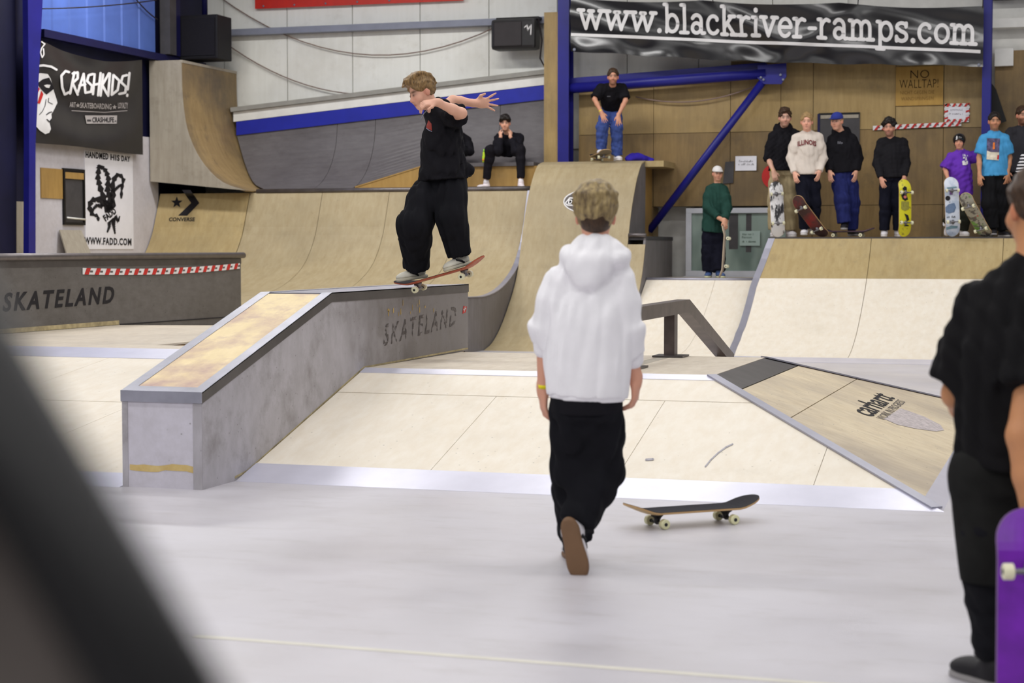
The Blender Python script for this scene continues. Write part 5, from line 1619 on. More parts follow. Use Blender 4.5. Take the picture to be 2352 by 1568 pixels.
        me, _ = G.mesh('trousers', cloth_h)
        LO = link(legs.get('name', 'trousers'), me, legs['mat'], root)
    if shoes:
        toes = toes or {}
        for g in 'LR':
            if g in shoes.get('skip', ''): continue
            tu = (toeup or {}).get(g, CU)
            shoe(root, J['an'+g], V3(*toes.get(g, cdir(-.25 if g == 'L' else .25, -1, 0))), tu, shoes['mats'], k*shoes.get('k', 1.05), .008, lace=shoes.get('lace'))
    return root, H, TO
def settle(o, z):
    """stand a finished thing on a level surface"""
    lo = min(v.co.z for c in o.children_recursive if c.type == 'MESH' for v in c.data.vertices)
    o.location.z += z-lo
    return o
def band_on(par, a, b, t, r, mat, name='wristband', w=.018):
    a, b = V3(*a), V3(*b); d = unit(b-a); c = a+(b-a)*t
    vv, ff = sweep_vf([c-d*w/2, c+d*w/2], r, 14)
    return link(name, pymesh(name, vv, ff, True), mat, par)
M['yellow_band'] = plain('yellow_wristband', (236, 222, 20), .5)
SM = lambda n, c: plain(n, c, .6, 0, .3, .06)
SH_WHITE = [SM('white_shoe', (226, 222, 226)), SM('white_sole', (214, 210, 210))]
SH_BLACK = [SM('black_shoe', (28, 26, 30)), SM('grey_sole', (150, 146, 146))]
SH_BEIGE = [SM('cream_shoe', (206, 202, 188)), SM('cream_sole', (190, 184, 166)), SM('shoe_stripe', (24, 24, 28))]

# ---- skateboards: deck, grip tape, trucks, wheels
def skateboard(label, c, ln, up, bottom, grip=None, edge=None, wheel=None, L=.80, W=.205, group=None, truck=None, art=None):
    """c deck centre (on its top face), ln along the board, up out of the grip side"""
    c = V3(*c); ln = unit(ln); up = unit(V3(*up)-ln*(V3(*up)@ln)); sd = np.cross(ln, up)
    o = thing('skateboard', label, 'skateboard', tuple(map(float, c)), group)
    q = lambda s, w, h: c+ln*s+sd*w+up*h
    ns, nw = 34, 8
    def lift(s):
        a = abs(s)-L*.315
        return .30*a*a*4.2 if a > 0 and False else (max(0, a)**1.25)*.62
    def halfw(s):
        a = abs(s)-(L/2-W*.5)
        return W/2 if a <= 0 else W/2*math.sqrt(max(.0004, 1-(a/(W*.5))**2))
    def deck_part(nm, h0, h1, mat, shrink=0.0):
        vv, ff = [], []
        for i in range(ns+1):
            s = -L/2*.9995+L*.999*(.5-.5*math.cos(math.pi*i/ns))
            hw = halfw(s)-shrink*min(1, halfw(s)/.03)
            for j in range(nw+1):
                w_ = -hw+2*hw*j/nw; cv = .010*(w_/(W/2))**2
                vv.append(q(s, w_, lift(s)+cv+h1))
        n1 = len(vv)
        for i in range(ns+1):
            s = -L/2*.9995+L*.999*(.5-.5*math.cos(math.pi*i/ns))
            hw = halfw(s)-shrink*min(1, halfw(s)/.03)
            for j in range(nw+1):
                w_ = -hw+2*hw*j/nw; cv = .010*(w_/(W/2))**2
                vv.append(q(s, w_, lift(s)+cv+h0))
        w1 = nw+1
        for i in range(ns):
            for j in range(nw):
                a = i*w1+j; ff.append((a, a+w1, a+w1+1, a+1)); ff.append((n1+a+1, n1+a+w1+1, n1+a+w1, n1+a))
        for i in range(ns):
            for j in (0, nw):
                a = i*w1+j; ff.append((a, n1+a, n1+a+w1, a+w1) if j == 0 else (a+w1, n1+a+w1, n1+a, a))
        for j in range(nw):
            ff.append((j, j+1, n1+j+1, n1+j)); a = ns*w1+j; ff.append((a+1, a, n1+a, n1+a+1))
        return link(nm, pymesh(nm, vv, ff), mat, o)
    edge = edge or M['deck_edge']; wheel = wheel or M['wheel']; truck = truck or M['truck']
    deck_part('deck', -.011, -.002, edge)
    deck_part('grip_tape', -.002, 0.0, grip or M['grip'], .002)
    DB = deck_part('deck_graphic', -.0125, -.011, bottom, .003)
    for g in (-1, 1):
        s = g*L*.262
        t = Solid(); ax = [ln, sd, up]
        t.ell(q(s, 0, -.018), (.038, .026, .010), ax, .01)
        t.cone(q(s, 0, -.02), q(s, 0, -.05), .018, .012, .015)
        t.cone(q(s-g*.018, 0, -.022), q(s, 0, -.055), .010, .010, .01)
        t.cone(q(s, -.055, -.056), q(s, .055, -.056), .010, .010, .012)
        t.cone(q(s, -.098, -.056), q(s, .098, -.056), .005, .005, .004)
        me, _ = t.mesh('truck', .006, 0)
        tr = link('truck', me, truck, o)
        for w_ in (-1, 1):
            cc = q(s, w_*.085, -.056)
            vv, ff = sweep_vf([cc-sd*.017, cc-sd*.014, cc+sd*.014, cc+sd*.017], [.0225, .027, .027, .0225], 16)
            wh = link('wheel', pymesh('wheel', vv, ff), wheel, o)
            vv, ff = sweep_vf([cc-sd*.0185, cc+sd*.0185], .010, 10)
            link('hub', pymesh('hub', vv, ff), M['truck_dark'], wh)
    return o, DB, q
M['deck_edge'] = plain('maple_edge', (196, 160, 112), .5)
M['grip'] = plain('black_grip', (50, 49, 53), .95, 0, .2, .15, 60, .3, 500)
M['wheel'] = plain('urethane_wheel', (226, 222, 190), .4)
M['truck'] = plain('steel_truck', (120, 118, 122), .35, .7)
M['truck_dark'] = plain('black_truck', (44, 44, 46), .4, .3)
# ================================================================ THE PEOPLE IN THE PHOTOGRAPH
PEOPLE = {}
BLK = cloth('black_jersey', (22, 21, 26)); BLK2 = cloth('black_twill', (20, 20, 25)); NVY = cloth('navy_cotton', (22, 23, 36)); NVYP = cloth('navy_trouser_cloth', (18, 19, 32))
def jfun(D): return lambda px, py, dy=0.0: at(px, py, D+dy)

# ---- the skater on the ledge
tailp = V3(-5.30, 13.62, 1.20)
DS_ = depth(V3(-5.0, 13.6, 1.2))
j = jfun(DS_)
J = dict(head=j(969, 212, -.05), neck=j(1003, 250, 0), shL=j(993, 262, .13), shR=j(1036, 268, -.10), elL=j(1040, 231, .28), wrL=j(1092, 237, .30),
         elR=j(1060, 260, -.33), wrR=j(1003, 235, -.44), hipL=j(992, 415, .04), hipR=j(1040, 412, -.05), knL=j(952, 518, -.14), knR=j(1036, 500, -.16), anL=j(930, 630, -.02), anR=j(1050, 598, -.10))
bl = unit(V3(1.0, -.10, .265)); bup = unit(V3(-.22, -.10, 1)-bl*(V3(-.22, -.10, 1)@bl)); bc = tailp+bl*.40+V3(0, 0, -.012)
bsd = np.cross(bl, bup)
J['anR'] = bc+bl*.20+bsd*-.03+bup*.100; J['anL'] = bc+bl*-.20+bsd*-.02+bup*.104
if bsd@CA < 0: bsd = -bsd
SKp, SKh, SKt = person('skater in black tee and trousers balancing on a board on the grey ledge', tailp, J, cdir(-.78, -.42, -.38), cdir(-.35, -.1, 1), k=1.04, headk=1.08,
    tone=(224, 172, 148), hair=('swept', 'darkblond'), seed=5, body_h=.0062, cloth_h=.0095, armr=1.05,
    top=dict(mat=BLK, sleeve={'L': .55, 'R': .62}, hem=.0, w=1.0, half=dict(hem=.215, hemd=.17, waist=.19, waistd=.15, chest=.185, chestd=.15), sr=(.085, .088, .05), fold=.011, name='t_shirt',
             extra=[(j(975, 405, -.05), j(1000, 400, 0), .03, .06, .05), (j(1080, 392, .0), j(1050, 380, 0), .035, .08, .05)]),
    legs=dict(mat=BLK2, rL=(.13, .128, .095), rR=(.118, .104, .088), waist=.17, fold=.010),
    hands={'L': dict(d=cdir(1, .1, .05), n=cdir(0, 1, .2), side=cdir(.2, 0, 1), curl=.02, spread=.32, k=1.05, thumb=1.4), 'R': dict(d=cdir(-1, -.25, -.1), n=cdir(-.2, -.6, .8), side=cdir(0, -1, -.4), curl=.62, k=1.0)},
    toes={'L': unit(-bl*.72-bsd*.66+bup*.13), 'R': unit(-bl*.55-bsd*.83)}, toeup={'L': unit(bup+bl*.12), 'R': bup},
    shoes=dict(mats=SH_BEIGE, lace=M['white'], k=.95), face=dict(brow=lin((92, 66, 44))))
band_on(SKp, J['elR'], J['wrR'], .93, .030, plain('yellow_bracelet', (226, 196, 60), .5), 'bracelet', .014)
tube('necklace', [J['neck']+cdir(-1, -.7, 0)*.07, J['neck']+cdir(-1, -.5, -.4)*.12, J['neck']+cdir(-1, -.45, -.75)*.17], .0035, M['grey_beam'], SKp, 6)
bvs = bvh_of(SKt)
def on_mesh(bv):
    def fn(px, py):
        h = bv.ray_cast(Vector(CP), Vector(ray(px, py)))
        return np.array(h[0]) if h[0] is not None else at(px, py, DS_-.15)
    return fn
decal_face('chest_print', poly_vf([(979, 290), (984, 276), (991, 284), (992, 300), (986, 297), (980, 296)]), on_mesh(bvs), plain('red_shirt_print', (150, 52, 42), .7), SKp, .006, 3)
decal_face('chest_print', strokes_vf([[(979, 294), (985, 299), (992, 302)]], 1.5, 5), on_mesh(bvs), plain('grey_shirt_print', (140, 140, 160), .7), SKp, .008, 3)
m_red_deck = plywood('red_deck_graphic', (186, 92, 62), (160, 70, 48), (206, 176, 150), .5, (1, 1, 1), speck=0, blotch=5)
skateboard('red-bottomed skateboard sliding on the ledge under the skater', bc, bl, bup, m_red_deck, edge=plain('red_ply_edge', (170, 84, 58), .5), L=.82)

# ---- the man in the white hoodie, seen from behind
D0 = 8.25
j = jfun(D0)
base = onz(1320, 1312, 0); base[2] = 0
J = dict(head=j(1368, 497, .0), neck=j(1366, 585, 0), shL=j(1282, 642, 0), shR=j(1428, 640, .0), elL=j(1252, 748, .03), wrL=j(1247, 895, .10), elR=j(1443, 752, 0), wrR=j(1461, 872, .06),
         hipL=j(1311, 928, 0), hipR=j(1383, 928, 0), knL=j(1318, 1080, .10), knR=j(1380, 1078, .10), anL=j(1322, 1258, .30), anR=j(1318, 1222, -.02))
J['anL'][2] = .088
nk = J['neck']; HAX = [CR, CA, CU]
HOODE = [(nk-CA*.075-CU*.015, (.142, .075, .055), HAX, .05), (nk-CA*.105-CU*.065+CR*-.03, (.10, .05, .06), HAX, .04), (nk-CA*.115-CU*.115+CR*-.04, (.055, .04, .045), HAX, .03),
         (nk-CA*.03+CU*.045, (.095, .085, .055), HAX, .04), (nk+CR*.09-CA*.02, (.07, .08, .05), HAX, .04), (nk-CR*.09-CA*.02, (.07, .08, .05), HAX, .04)]
WH = cloth('white_hoodie_fleece', (246, 244, 247), .03)
HDp, HDh, HDt = person('person in white hoodie and black trousers walking away in the foreground', base, J, cdir(.02, 1, -.02), k=1.0, headk=1.02, tone=(222, 164, 138), hair=('mop', 'streaked'), seed=8, 
    body_h=.006, cloth_h=.009, front=cdir(0, 1, 0),
    top=dict(mat=WH, sleeve={'L': 1.26, 'R': 1.48}, name='hoodie', hem=-.04, half=dict(hem=.184, hemd=.15, waist=.20, waistd=.155, chest=.20, chestd=.15), sr=(.085, .068, .058), fold=.006, ff=60, an=.25,
             ells=HOODE),
    legs=dict(mat=BLK2, rL=(.10, .098, .085), rR=(.10, .10, .085), waist=.15, fold=.008, rise=.04),
    hands={'L': dict(d=cdir(.05, .05, -1), n=cdir(-1, -.3, 0), side=cdir(0, 1, 0), curl=.3), 'R': dict(d=cdir(-.05, .0, -1), n=cdir(1, -.35, 0), side=cdir(-.3, 1, 0), curl=.42)},
    toes={'L': cdir(-.1, 1, 0), 'R': cdir(.22, .12, -1)}, toeup={'L': CU, 'R': cdir(.15, 1, .15)},
    shoes=dict(mats=[SH_WHITE[0], plain('gum_sole', (122, 92, 66), .6), SM('shoe_stripe', (24, 24, 28))], k=1.1))
band_on(HDp, J['elL'], J['wrL'], .93, .031, M['yellow_band'])
NB_ = Solid(); NB_.ell(HDh.p(0, -.02, -.012), V3(.0755, .098, .075)*HDh.k, HDh.ax, .01); NB_.cut(HDh.p(0, -.02, 0), HDh.f); NB_.cut(HDh.p(0, -.09, -.105), -HDh.u)
link('nape_hair', NB_.mesh('nape_hair', .006)[0], HM['brown'], HDp)
# ribbed hem and cuffs
rt_ = unit(J['shR']-J['shL'])
R_ = Solid(); hm = (J['hipL']+J['hipR'])/2
sp_ = unit(J['neck']-hm); R_.loft([(hm+sp_*.022, .176, .142), (hm+sp_*.085, .183, .149)], rt_, .02)
link('hem_rib', R_.mesh('hem_rib', .009)[0], WH, HDp)
for g, s_ in (('L', .26), ('R', .48)):
    c0 = J['el'+g]+(J['wr'+g]-J['el'+g])*s_; d_ = unit(J['wr'+g]-J['el'+g])
    C_ = Solid(); C_.cone(c0-d_*.04, c0+d_*.03, .062, .05, .01)
    link('cuff', C_.mesh('cuff', .008)[0], WH, HDp)
# black T-shirt tail under the hoodie
S_ = Solid(); S_.loft([(hm-CU*.04, .168, .134), (hm+CU*.06, .168, .134)], rt_, .02)
link('undershirt', S_.mesh('undershirt', .01)[0], BLK, HDp)

# ---- the man in black at the right edge, close to the camera
D0 = 6.05
j = jfun(D0)
base = at(2330, 1590, D0); base[2] = 0
J = dict(head=j(2378, 482, .02), neck=j(2368, 606, 0), shL=j(2246, 690, .10), shR=j(2400, 700, -.14), elL=j(2196, 905, .14), wrL=j(2240, 985, .40), elR=j(2346, 1000, -.22), wrR=j(2386, 1265, -.26),
         hipL=j(2265, 1090, .02), hipR=j(2370, 1090, -.02), knL=j(2285, 1320, .0), knR=j(2385, 1320, 0), anL=j(2285, 1560, .02), anR=j(2395, 1560, 0))
J['anL'][2] = .09; J['anR'][2] = .09
FGp, FGh, FGt = person('person in black tee seen from behind at the right edge, close and blurred', base, J, cdir(-.25, 1, 0), k=1.05, tone=(196, 138, 96), hair=('short', 'brown'), seed=12, body_h=.008, cloth_h=.011,
    top=dict(mat=cloth('black_tee_near', (16, 15, 17)), sleeve={'L': .86, 'R': .62}, name='t_shirt', hem=-.02, half=dict(hem=.185, hemd=.15, waist=.185, waistd=.145, chest=.20, chestd=.15), sr=(.095, .098, .06), fold=.009),
    legs=dict(mat=BLK2, r=(.115, .085, .07), waist=.165, fold=.008),
    hands={'R': dict(d=cdir(-.2, .02, -1), n=cdir(.3, -1, 0), side=cdir(-1, 0, 0), curl=.12)}, shoes=dict(mats=SH_BLACK, k=1.1), toes={'L': cdir(-.5, 1, 0), 'R': cdir(.2, 1, 0)}, armr=1.2)
G_ = Solid()
for g in 'LR': G_.chain([J['hip'+g], J['hip'+g]+(J['kn'+g]-J['hip'+g])*1.02], (.125, .115), .05)
G_.loft([((J['hipL']+J['hipR'])/2-CU*.05, .175, .135), ((J['hipL']+J['hipR'])/2+CU*.06, .172, .13)], unit(J['hipR']-J['hipL']), .05)
G_.cut(J['knL']-CU*.02, -CU); G_.noise = (.008, folds(31))
link('shorts', G_.mesh('shorts', .011)[0], cloth('dark_olive_shorts', (26, 26, 25), .3), FGp)
q_ = j(2364, 1455, -.37)
skateboard('purple skateboard held upright by the blurred person at the right edge', q_-cdir(0, 1, 0)*.0, cdir(.0, .02, 1), cdir(0, 1, 0), plain('purple_deck_graphic', (112, 22, 168), .35, 0, .5, .25, 6), edge=plain('purple_edge', (120, 90, 140), .5), L=.80, W=.21)

# ---- the foreground board on the floor
c0 = onz(1590, 1200, 0); a0, b0 = onz(1522, 1216, 0), onz(1690, 1204, 0)
ld = unit((b0-a0)*V3(1, 1, 0))
mid = (a0+b0)/2+np.cross(ld, V3(0, 0, -1))*.0
perp = np.cross(V3(0, 0, 1), ld)
settle(skateboard('skateboard with black grip standing loose on the grey floor', V3(*(mid+perp*.085))+V3(0, 0, .083), ld, (0, 0, 1), plain('plain_maple', (196, 168, 120), .5), truck=M['truck_dark'], wheel=plain('cream_wheel', (226, 224, 180), .4), L=.82)[0], .001)

# ---- the row of spectators
def stand(px, top, D, zf, dz=0.0):
    """joints of an upright figure; returns base, a metre-to-world function, scale and joints"""
    b = at(px, 540, D); b[2] = zf
    zt = at(px, top, D)[2]; k = (zt-zf)/1.83
    P = lambda x, y, z: b+(CR*x+CA*y)*k+CU*(z*k)
    J = dict(head=P(0, -.01, 1.695), neck=P(0, .03, 1.52), shL=P(-.175, .03, 1.455), shR=P(.175, .03, 1.455), elL=P(-.235, .05, 1.15), elR=P(.235, .05, 1.15), wrL=P(-.235, -.06, .90), wrR=P(.235, -.06, .90),
             hipL=P(-.085, .02, .93), hipR=P(.085, .02, .93), knL=P(-.10, .0, .50), knR=P(.10, .0, .50), anL=P(-.105, .03, .094), anR=P(.105, .03, .094))
    return b, P, k, J
HANDS = {'L': dict(n=cdir(-.7, -.7, 0), side=cdir(.6, -.6, 0), curl=.22), 'R': dict(n=cdir(.7, -.7, 0), side=cdir(-.6, -.6, 0), curl=.22)}
ZB = 1.683
YS = 27.55
def DY(px, Y): return depth(ony(px, 540, Y))
GR = 'spectators lined up on the right quarter'
def jp(D): return lambda px, py, dy=0.0: at(px, py, D+dy)
def drape_text(par, target, txt, px0, px1, pyb, hpx, mat, bold=.02, arc_px=0.0, ml=4):
    bv_ = bvh_of(target)
    vv, ff = fit(font_vf(txt, 1, bold, 1, 0, 2), px1-px0, hpx)
    pts = []
    for q in vv:
        u = q[0]/(px1-px0)*2-1
        pts.append((px0+q[0], pyb-q[1]+arc_px*u*u))
    def fn(px, py):
        h = bv_.ray_cast(Vector(CP), Vector(ray(px, py))); return np.array(h[0]) if h[0] is not None else at(px, py, 26.9)
    return decal_face('lettering', (np.array(pts), ff), fn, mat, par, .012, ml)

def scribble_vf(px0, px1, pyb, h, seed=1, pitch=2.6):
    """a line of print too small to read: uneven little strokes"""
    r = random.Random(seed); ln = []; x = px0
    while x < px1-1:
        if r.random() < .12: x += pitch; continue
        hh = h*r.choice((.6, .6, 1.0)); ln.append([(x, pyb), (x+r.uniform(-.3, .6), pyb-hh)])
        if r.random() < .6: ln.append([(x, pyb-hh*r.choice((0, .5, 1))), (min(px1, x+pitch*.7), pyb-hh*r.choice((0, .5, 1)))])
        x += pitch*r.uniform(.7, 1.1)
    return strokes_vf(ln, .9, 5)
def drape_vf(par, target, vf, mat, name='print', lift=.012, ml=4):
    bv_ = bvh_of(target)
    def fn(px, py):
        h = bv_.ray_cast(Vector(CP), Vector(ray(px, py))); return np.array(h[0]) if h[0] is not None else at(px, py, 26.9)
    return decal_face(name, vf, fn, mat, par, lift, ml)

# 1 black hoodie, khaki trousers
D = DY(1797, YS+.3); b, P, k, J = stand(1797, 243, D, ZB); jj = jp(D)
J.update(head=jj(1803, 271, -.05), shL=jj(1775, 312, 0), elL=jj(1764, 362, .0), wrL=jj(1777, 394, -.18))
p, H, T = person('spectator in black hoodie and khaki trousers holding a white skateboard', b, J, cdir(-.05, -1, -.08), k=k, tone=(214, 168, 146), hair=('medium', 'brown'), seed=21, hands={'L': dict(d=cdir(.2, -.3, -1), n=cdir(-.2, -1, 0), side=cdir(1, 0, 0), curl=.5), 'R': HANDS['R']},
    top=dict(mat=BLK, sleeve={'L': 1.1, 'R': 1.95}, name='hoodie', hood=1.0, hem=.0, fold=.008), legs=dict(mat=cloth('khaki_cotton', (172, 156, 122)), r=(.11, .10, .085), fold=.009), shoes=dict(mats=SH_WHITE), front=cdir(0, -1, 0), face=dict(beard=lin((110, 76, 58)), stub=.35), group=GR)
band_on(p, J['elL'], J['wrL'], .88, .032*k, M['yellow_band'])
def graphic(name, base, inks):
    m, t = newmat(name, .4, 0, .5)
    c = lin(base)
    for (col, sc, sz, lo, hi) in inks:
        c = t.mix(t.ramp(t.noise(t.coord(scale=sz), sc, 3, .6), lo, hi), c, lin(col))
    t.l(c, t.b.inputs['Base Color'])
    return m
m_wb = graphic('white_black_deck', (226, 224, 224), [((44, 42, 46), 9, (1, 1, .45), .52, .57), ((236, 234, 236), 14, (1, 1, .2), .58, .62)])
settle(skateboard('white and black patterned skateboard held by spectator in khaki trousers', at(1785, 471, D-.33), cdir(-.045, .06, 1), cdir(0, 1, -.06), m_wb, L=.86, W=.215)[0], ZB+.002)
# 2 cream sweater
D = DY(1853, YS-.2); b, P, k, J = stand(1853, 255, D, ZB); jj = jp(D)
J.update(head=jj(1853, 280, -.05), shL=jj(1828, 316, 0), shR=jj(1881, 314, 0), elL=jj(1818, 362, .03), elR=jj(1889, 362, .03), wrL=jj(1825, 397, -.1), wrR=jj(1882, 394, -.1), anL=jj(1848, 526, .05), knL=jj(1846, 465, -.1), anR=jj(1868, 524, .10), knR=jj(1871, 465, .02))
p, H, T = person('spectator in cream sweater with ILLINOIS in dark red letters', b, J, cdir(-.22, -1, -.06), k=k, tone=(226, 170, 146), hair=('short', 'blond'), seed=22, hands=HANDS,
    top=dict(mat=cloth('cream_fleece', (214, 203, 192), .06), sleeve=1.96, name='sweater', hem=.02, fold=.007, sr=(.08, .07, .05)), legs=dict(mat=NVYP, r=(.105, .09, .075)), shoes=dict(mats=SH_WHITE), face=dict(brow=lin((140, 104, 70))), group=GR)
drape_text(p, T, 'ILLINOIS', 1832, 1875, 332, 12, plain('dark_red_print', (112, 26, 34), .7), .03, 5)
m_rb = plywood('dark_red_deck', (74, 44, 42), (58, 40, 40), (150, 30, 32), .8, (1, 1, 1), speck=0, blotch=4)
settle(skateboard('dark red skateboard tilted up on its tail before the cream sweater spectator', at(1860, 516, D-.36), unit(at(1842, 492, D-.40)-at(1878, 540, D-.30)), cdir(.55, .75, .35), m_rb, L=.80)[0], ZB+.002)
# 3 blue cap
D = DY(1934, YS+.15); b, P, k, J = stand(1937, 249, D, ZB); jj = jp(D)
J.update(head=jj(1922, 279, -.10), neck=jj(1932, 303, 0), shL=jj(1911, 318, 0), shR=jj(1959, 318, 0), elL=jj(1904, 362, 0), elR=jj(1970, 362, 0), wrL=jj(1906, 394, -.12), wrR=jj(1966, 394, -.1), anL=jj(1940, 516, -.22), knL=jj(1934, 460, -.18), anR=jj(1956, 528, .05), knR=jj(1957, 465, 0))
J['anL'][2] = ZB+.205
p, H, T = person('spectator in blue cap, black hoodie and dark blue jeans', b, J, cdir(-.6, -1, -.12), k=k, tone=(222, 168, 142), hair=('short', 'blond', 1), seed=23, hands=HANDS,
    top=dict(mat=BLK, sleeve=1.95, name='hoodie', hood=1.0, hem=.0, fold=.008, sr=(.085, .075, .055)), legs=dict(mat=cloth('dark_blue_denim', (34, 40, 92), .22), r=(.108, .098, .09), fold=.01), shoes=dict(mats=SH_BLACK), front=cdir(-.3, -1, 0), face=dict(brow=lin((150, 110, 76))), group=GR)
def cap(par, H, mat, brim=True, k=1.0, name='cap'):
    C_ = Solid(); C_.ell(H.p(0, -.012, .045), V3(.088, .108, .092)*H.k, H.ax, .01); C_.cut(H.p(0, 0, .038), -(H.u+H.f*.10))
    o = link(name, C_.mesh(name, .008)[0], mat, par)
    if brim:
        B_ = Solid(); B_.ell(H.p(0, .115, .046), V3(.07, .072, .008)*H.k, H.ax, .01); B_.ell(H.p(0, .08, .05), V3(.078, .05, .008)*H.k, H.ax, .01)
        link('brim', B_.mesh('brim', .006)[0], mat, o)
    return o
cap(p, H, cloth('blue_cap_cloth', (50, 60, 138)))
drape_vf(p, T, scribble_vf(1925, 1937, 330, 5, 3, 3.2), plain('pale_shirt_print', (150, 150, 160), .7))
settle(skateboard('dark skateboard lying flat under the foot of the blue-capped spectator', at(1948, 533, D-.27), cdir(1, -.45, 0), cdir(0, 0, 1), plain('dark_deck', (52, 44, 52), .5), edge=plain('violet_edge', (96, 70, 92), .5), L=.80)[0], ZB+.002)
# 4 black sweater with curls
D = DY(2048, YS); b, P, k, J = stand(2048, 268, D, ZB); jj = jp(D)
J.update(head=jj(2042, 294, -.06), neck=jj(2046, 318, 0), elL=jj(2014, 374, .02), elR=jj(2081, 374, .02), wrL=jj(2024, 410, -.12), wrR=jj(2077, 408, -.15))
p, H, T = person('spectator with black curls in black sweater beside the yellow board', b, J, cdir(-.3, -1, -.04), k=k, tone=(206, 150, 126), hair=('curly', 'black'), seed=24, hands={'L': HANDS['L'], 'R': dict(d=cdir(0, -.2, -1), n=cdir(.2, -1, 0), side=cdir(-1, -.3, 0), curl=.4)},
    top=dict(mat=cloth('charcoal_knit', (27, 26, 30)), sleeve=1.93, name='sweater', hem=.02, fold=.006, sr=(.078, .066, .05)), legs=dict(mat=NVYP, r=(.105, .088, .075)), shoes=dict(mats=SH_WHITE), face=dict(brow=lin((24, 18, 16)), beard=lin((60, 42, 36)), stub=.5), group=GR)
m_yel = graphic('yellow_deck', (214, 206, 34), [((150, 140, 40), 14, (1, 1, 1), .58, .66)])
ob_, DBo, qf = skateboard('yellow skateboard with black drawing held upright beside the wall', at(2079, 473, D-.33), cdir(0, .04, 1), cdir(-.25, 1, 0), m_yel, L=.86, W=.2)
settle(ob_, ZB+.002)
bvy = bvh_of(DBo)
def on_y(px, py):
    h = bvy.ray_cast(Vector(CP), Vector(ray(px, py))); return np.array(h[0]) if h[0] is not None else at(px, py, D-.26)
for pl in ([(2073, 432), (2078, 427), (2083, 430), (2083, 437), (2075, 437)], [(2070, 449), (2075, 441), (2082, 447), (2086, 458), (2079, 461), (2073, 457)], [(2077, 490), (2086, 494), (2089, 505), (2083, 508), (2081, 499)], [(2073, 530), (2079, 514), (2087, 517), (2088, 521), (2080, 523), (2075, 532)]):
    decal_face('deck_drawing', poly_vf(pl), on_y, M['ink'], ob_, .006, 4)
decal_face('deck_drawing', poly_vf([(2070, 462), (2088, 463), (2088, 480), (2079, 484), (2070, 480)]), on_y, plain('olive_print', (146, 142, 58), .5, 0, .4, .25, 40), ob_, .005, 4)
decal_face('deck_drawing', poly_vf([(2079+3.6*math.cos(a), 452+3.4*math.sin(a)) for a in np.linspace(0, 6, 10)]), on_y, plain('pink_print', (214, 120, 118), .5), ob_, .009, 4)
# 5 child with helmet
D = DY(2205, YS-.05); b, P, k, J = stand(2207, 300, D, ZB); jj = jp(D)
J.update(head=jj(2203, 326, -.03), neck=jj(2206, 347, 0), shL=jj(2182, 360, 0), shR=jj(2226, 356, .0), elL=jj(2171, 388, .0), wrL=jj(2178, 412, -.2), elR=jj(2243, 362, .05), wrR=jj(2262, 352, .25), hipL=jj(2196, 445, 0), hipR=jj(2218, 445, 0),
         knL=jj(2190, 490, .1), knR=jj(2216, 495, 0), anL=jj(2174, 515, .18), anR=jj(2212, 530, .05))
PUR = cloth('purple_jersey', (104, 54, 176), .1)
p, H, T = person('child in purple tee and black helmet holding a pale blue skateboard', b, J, cdir(-.3, -1, -.05), k=k*1.04, headk=.90, tone=(208, 150, 122), hair=None, seed=25, hands={'L': dict(d=cdir(.3, -.3, -1), n=cdir(-.2, -1, 0), side=cdir(1, 0, 0), curl=.45), 'R': None},
    top=dict(mat=PUR, sleeve=.95, name='t_shirt', hem=.02, half=dict(hem=.2, hemd=.15, waist=.19, chest=.185), sr=(.095, .10, .06), fold=.01), legs=dict(mat=cloth('dark_green_cargo', (36, 38, 30)), r=(.115, .10, .085)), shoes=dict(mats=SH_WHITE), toes={'L': cdir(-.3, .3, -1), 'R': cdir(.2, -1, 0)}, toeup={'L': cdir(-1, -.3, .2)}, group=GR)
band_on(p, J['elL'], J['wrL'], .85, .029*k, M['yellow_band'])
HE = Solid(); HE.ell(H.p(0, -.012, .04), V3(.105, .125, .105)*H.k, H.ax, .01); HE.ell(H.p(0, .11, -.045), V3(.10, .085, .085)*H.k, H.ax, .012, -1); HE.cut(H.p(0, 0, -.035), -H.u)
hl = link('helmet', HE.mesh('helmet', .007)[0], plain('glossy_black_shell', (18, 18, 22), .18, 0, .6), p)
bvh_h = bvh_of(hl)
drape_text(p, hl, 'J', 2195, 2199, 321, 9, M['white'], .05, 0, 2)
for g in (-1, 1):
    tube('chin_strap', [H.p(g*.078, .02, -.03), H.p(g*.05, .03, -.09), H.p(0, .04, -.122)], .006, M['black'], p, 6)
drape_vf(p, T, join_vf([scribble_vf(2212, 2225, 359, 5, 5, 2.8), poly_vf([(2212, 361), (2216, 360), (2216, 364), (2212, 364)]), poly_vf([(2218, 361), (2220, 360), (2221, 368), (2217, 369)]),
    poly_vf([(2210, 370), (2215, 368), (2217, 373), (2219, 370), (2223, 369), (2223, 376), (2219, 379), (2211, 379)])]), M['white'], 'shirt_print')
m_bl = graphic('pale_blue_deck', (206, 212, 224), [((180, 192, 210), 6, (1, 1, 1), .5, .6), ((120, 130, 146), 16, (1, 1, 1), .64, .7)])
ob_, DBo, qf = skateboard('pale blue and white skateboard held upright by the child in purple', at(2187, 474, D-.35), cdir(-.03, .06, 1), cdir(0, 1, -.05), m_bl, L=.88, W=.215)
settle(ob_, ZB+.002)
bvd = bvh_of(DBo)
def on_d(px, py):
    h = bvd.ray_cast(Vector(CP), Vector(ray(px, py))); return np.array(h[0]) if h[0] is not None else at(px, py, D-.36)
decal_face('deck_patch', poly_vf([(2171, 476), (2180, 468), (2192, 466), (2196, 476), (2192, 487), (2180, 490), (2172, 487)]), on_d, plain('slate_blue_print', (98, 118, 148), .5, 0, .4, .15, 30), ob_, .004, 5)
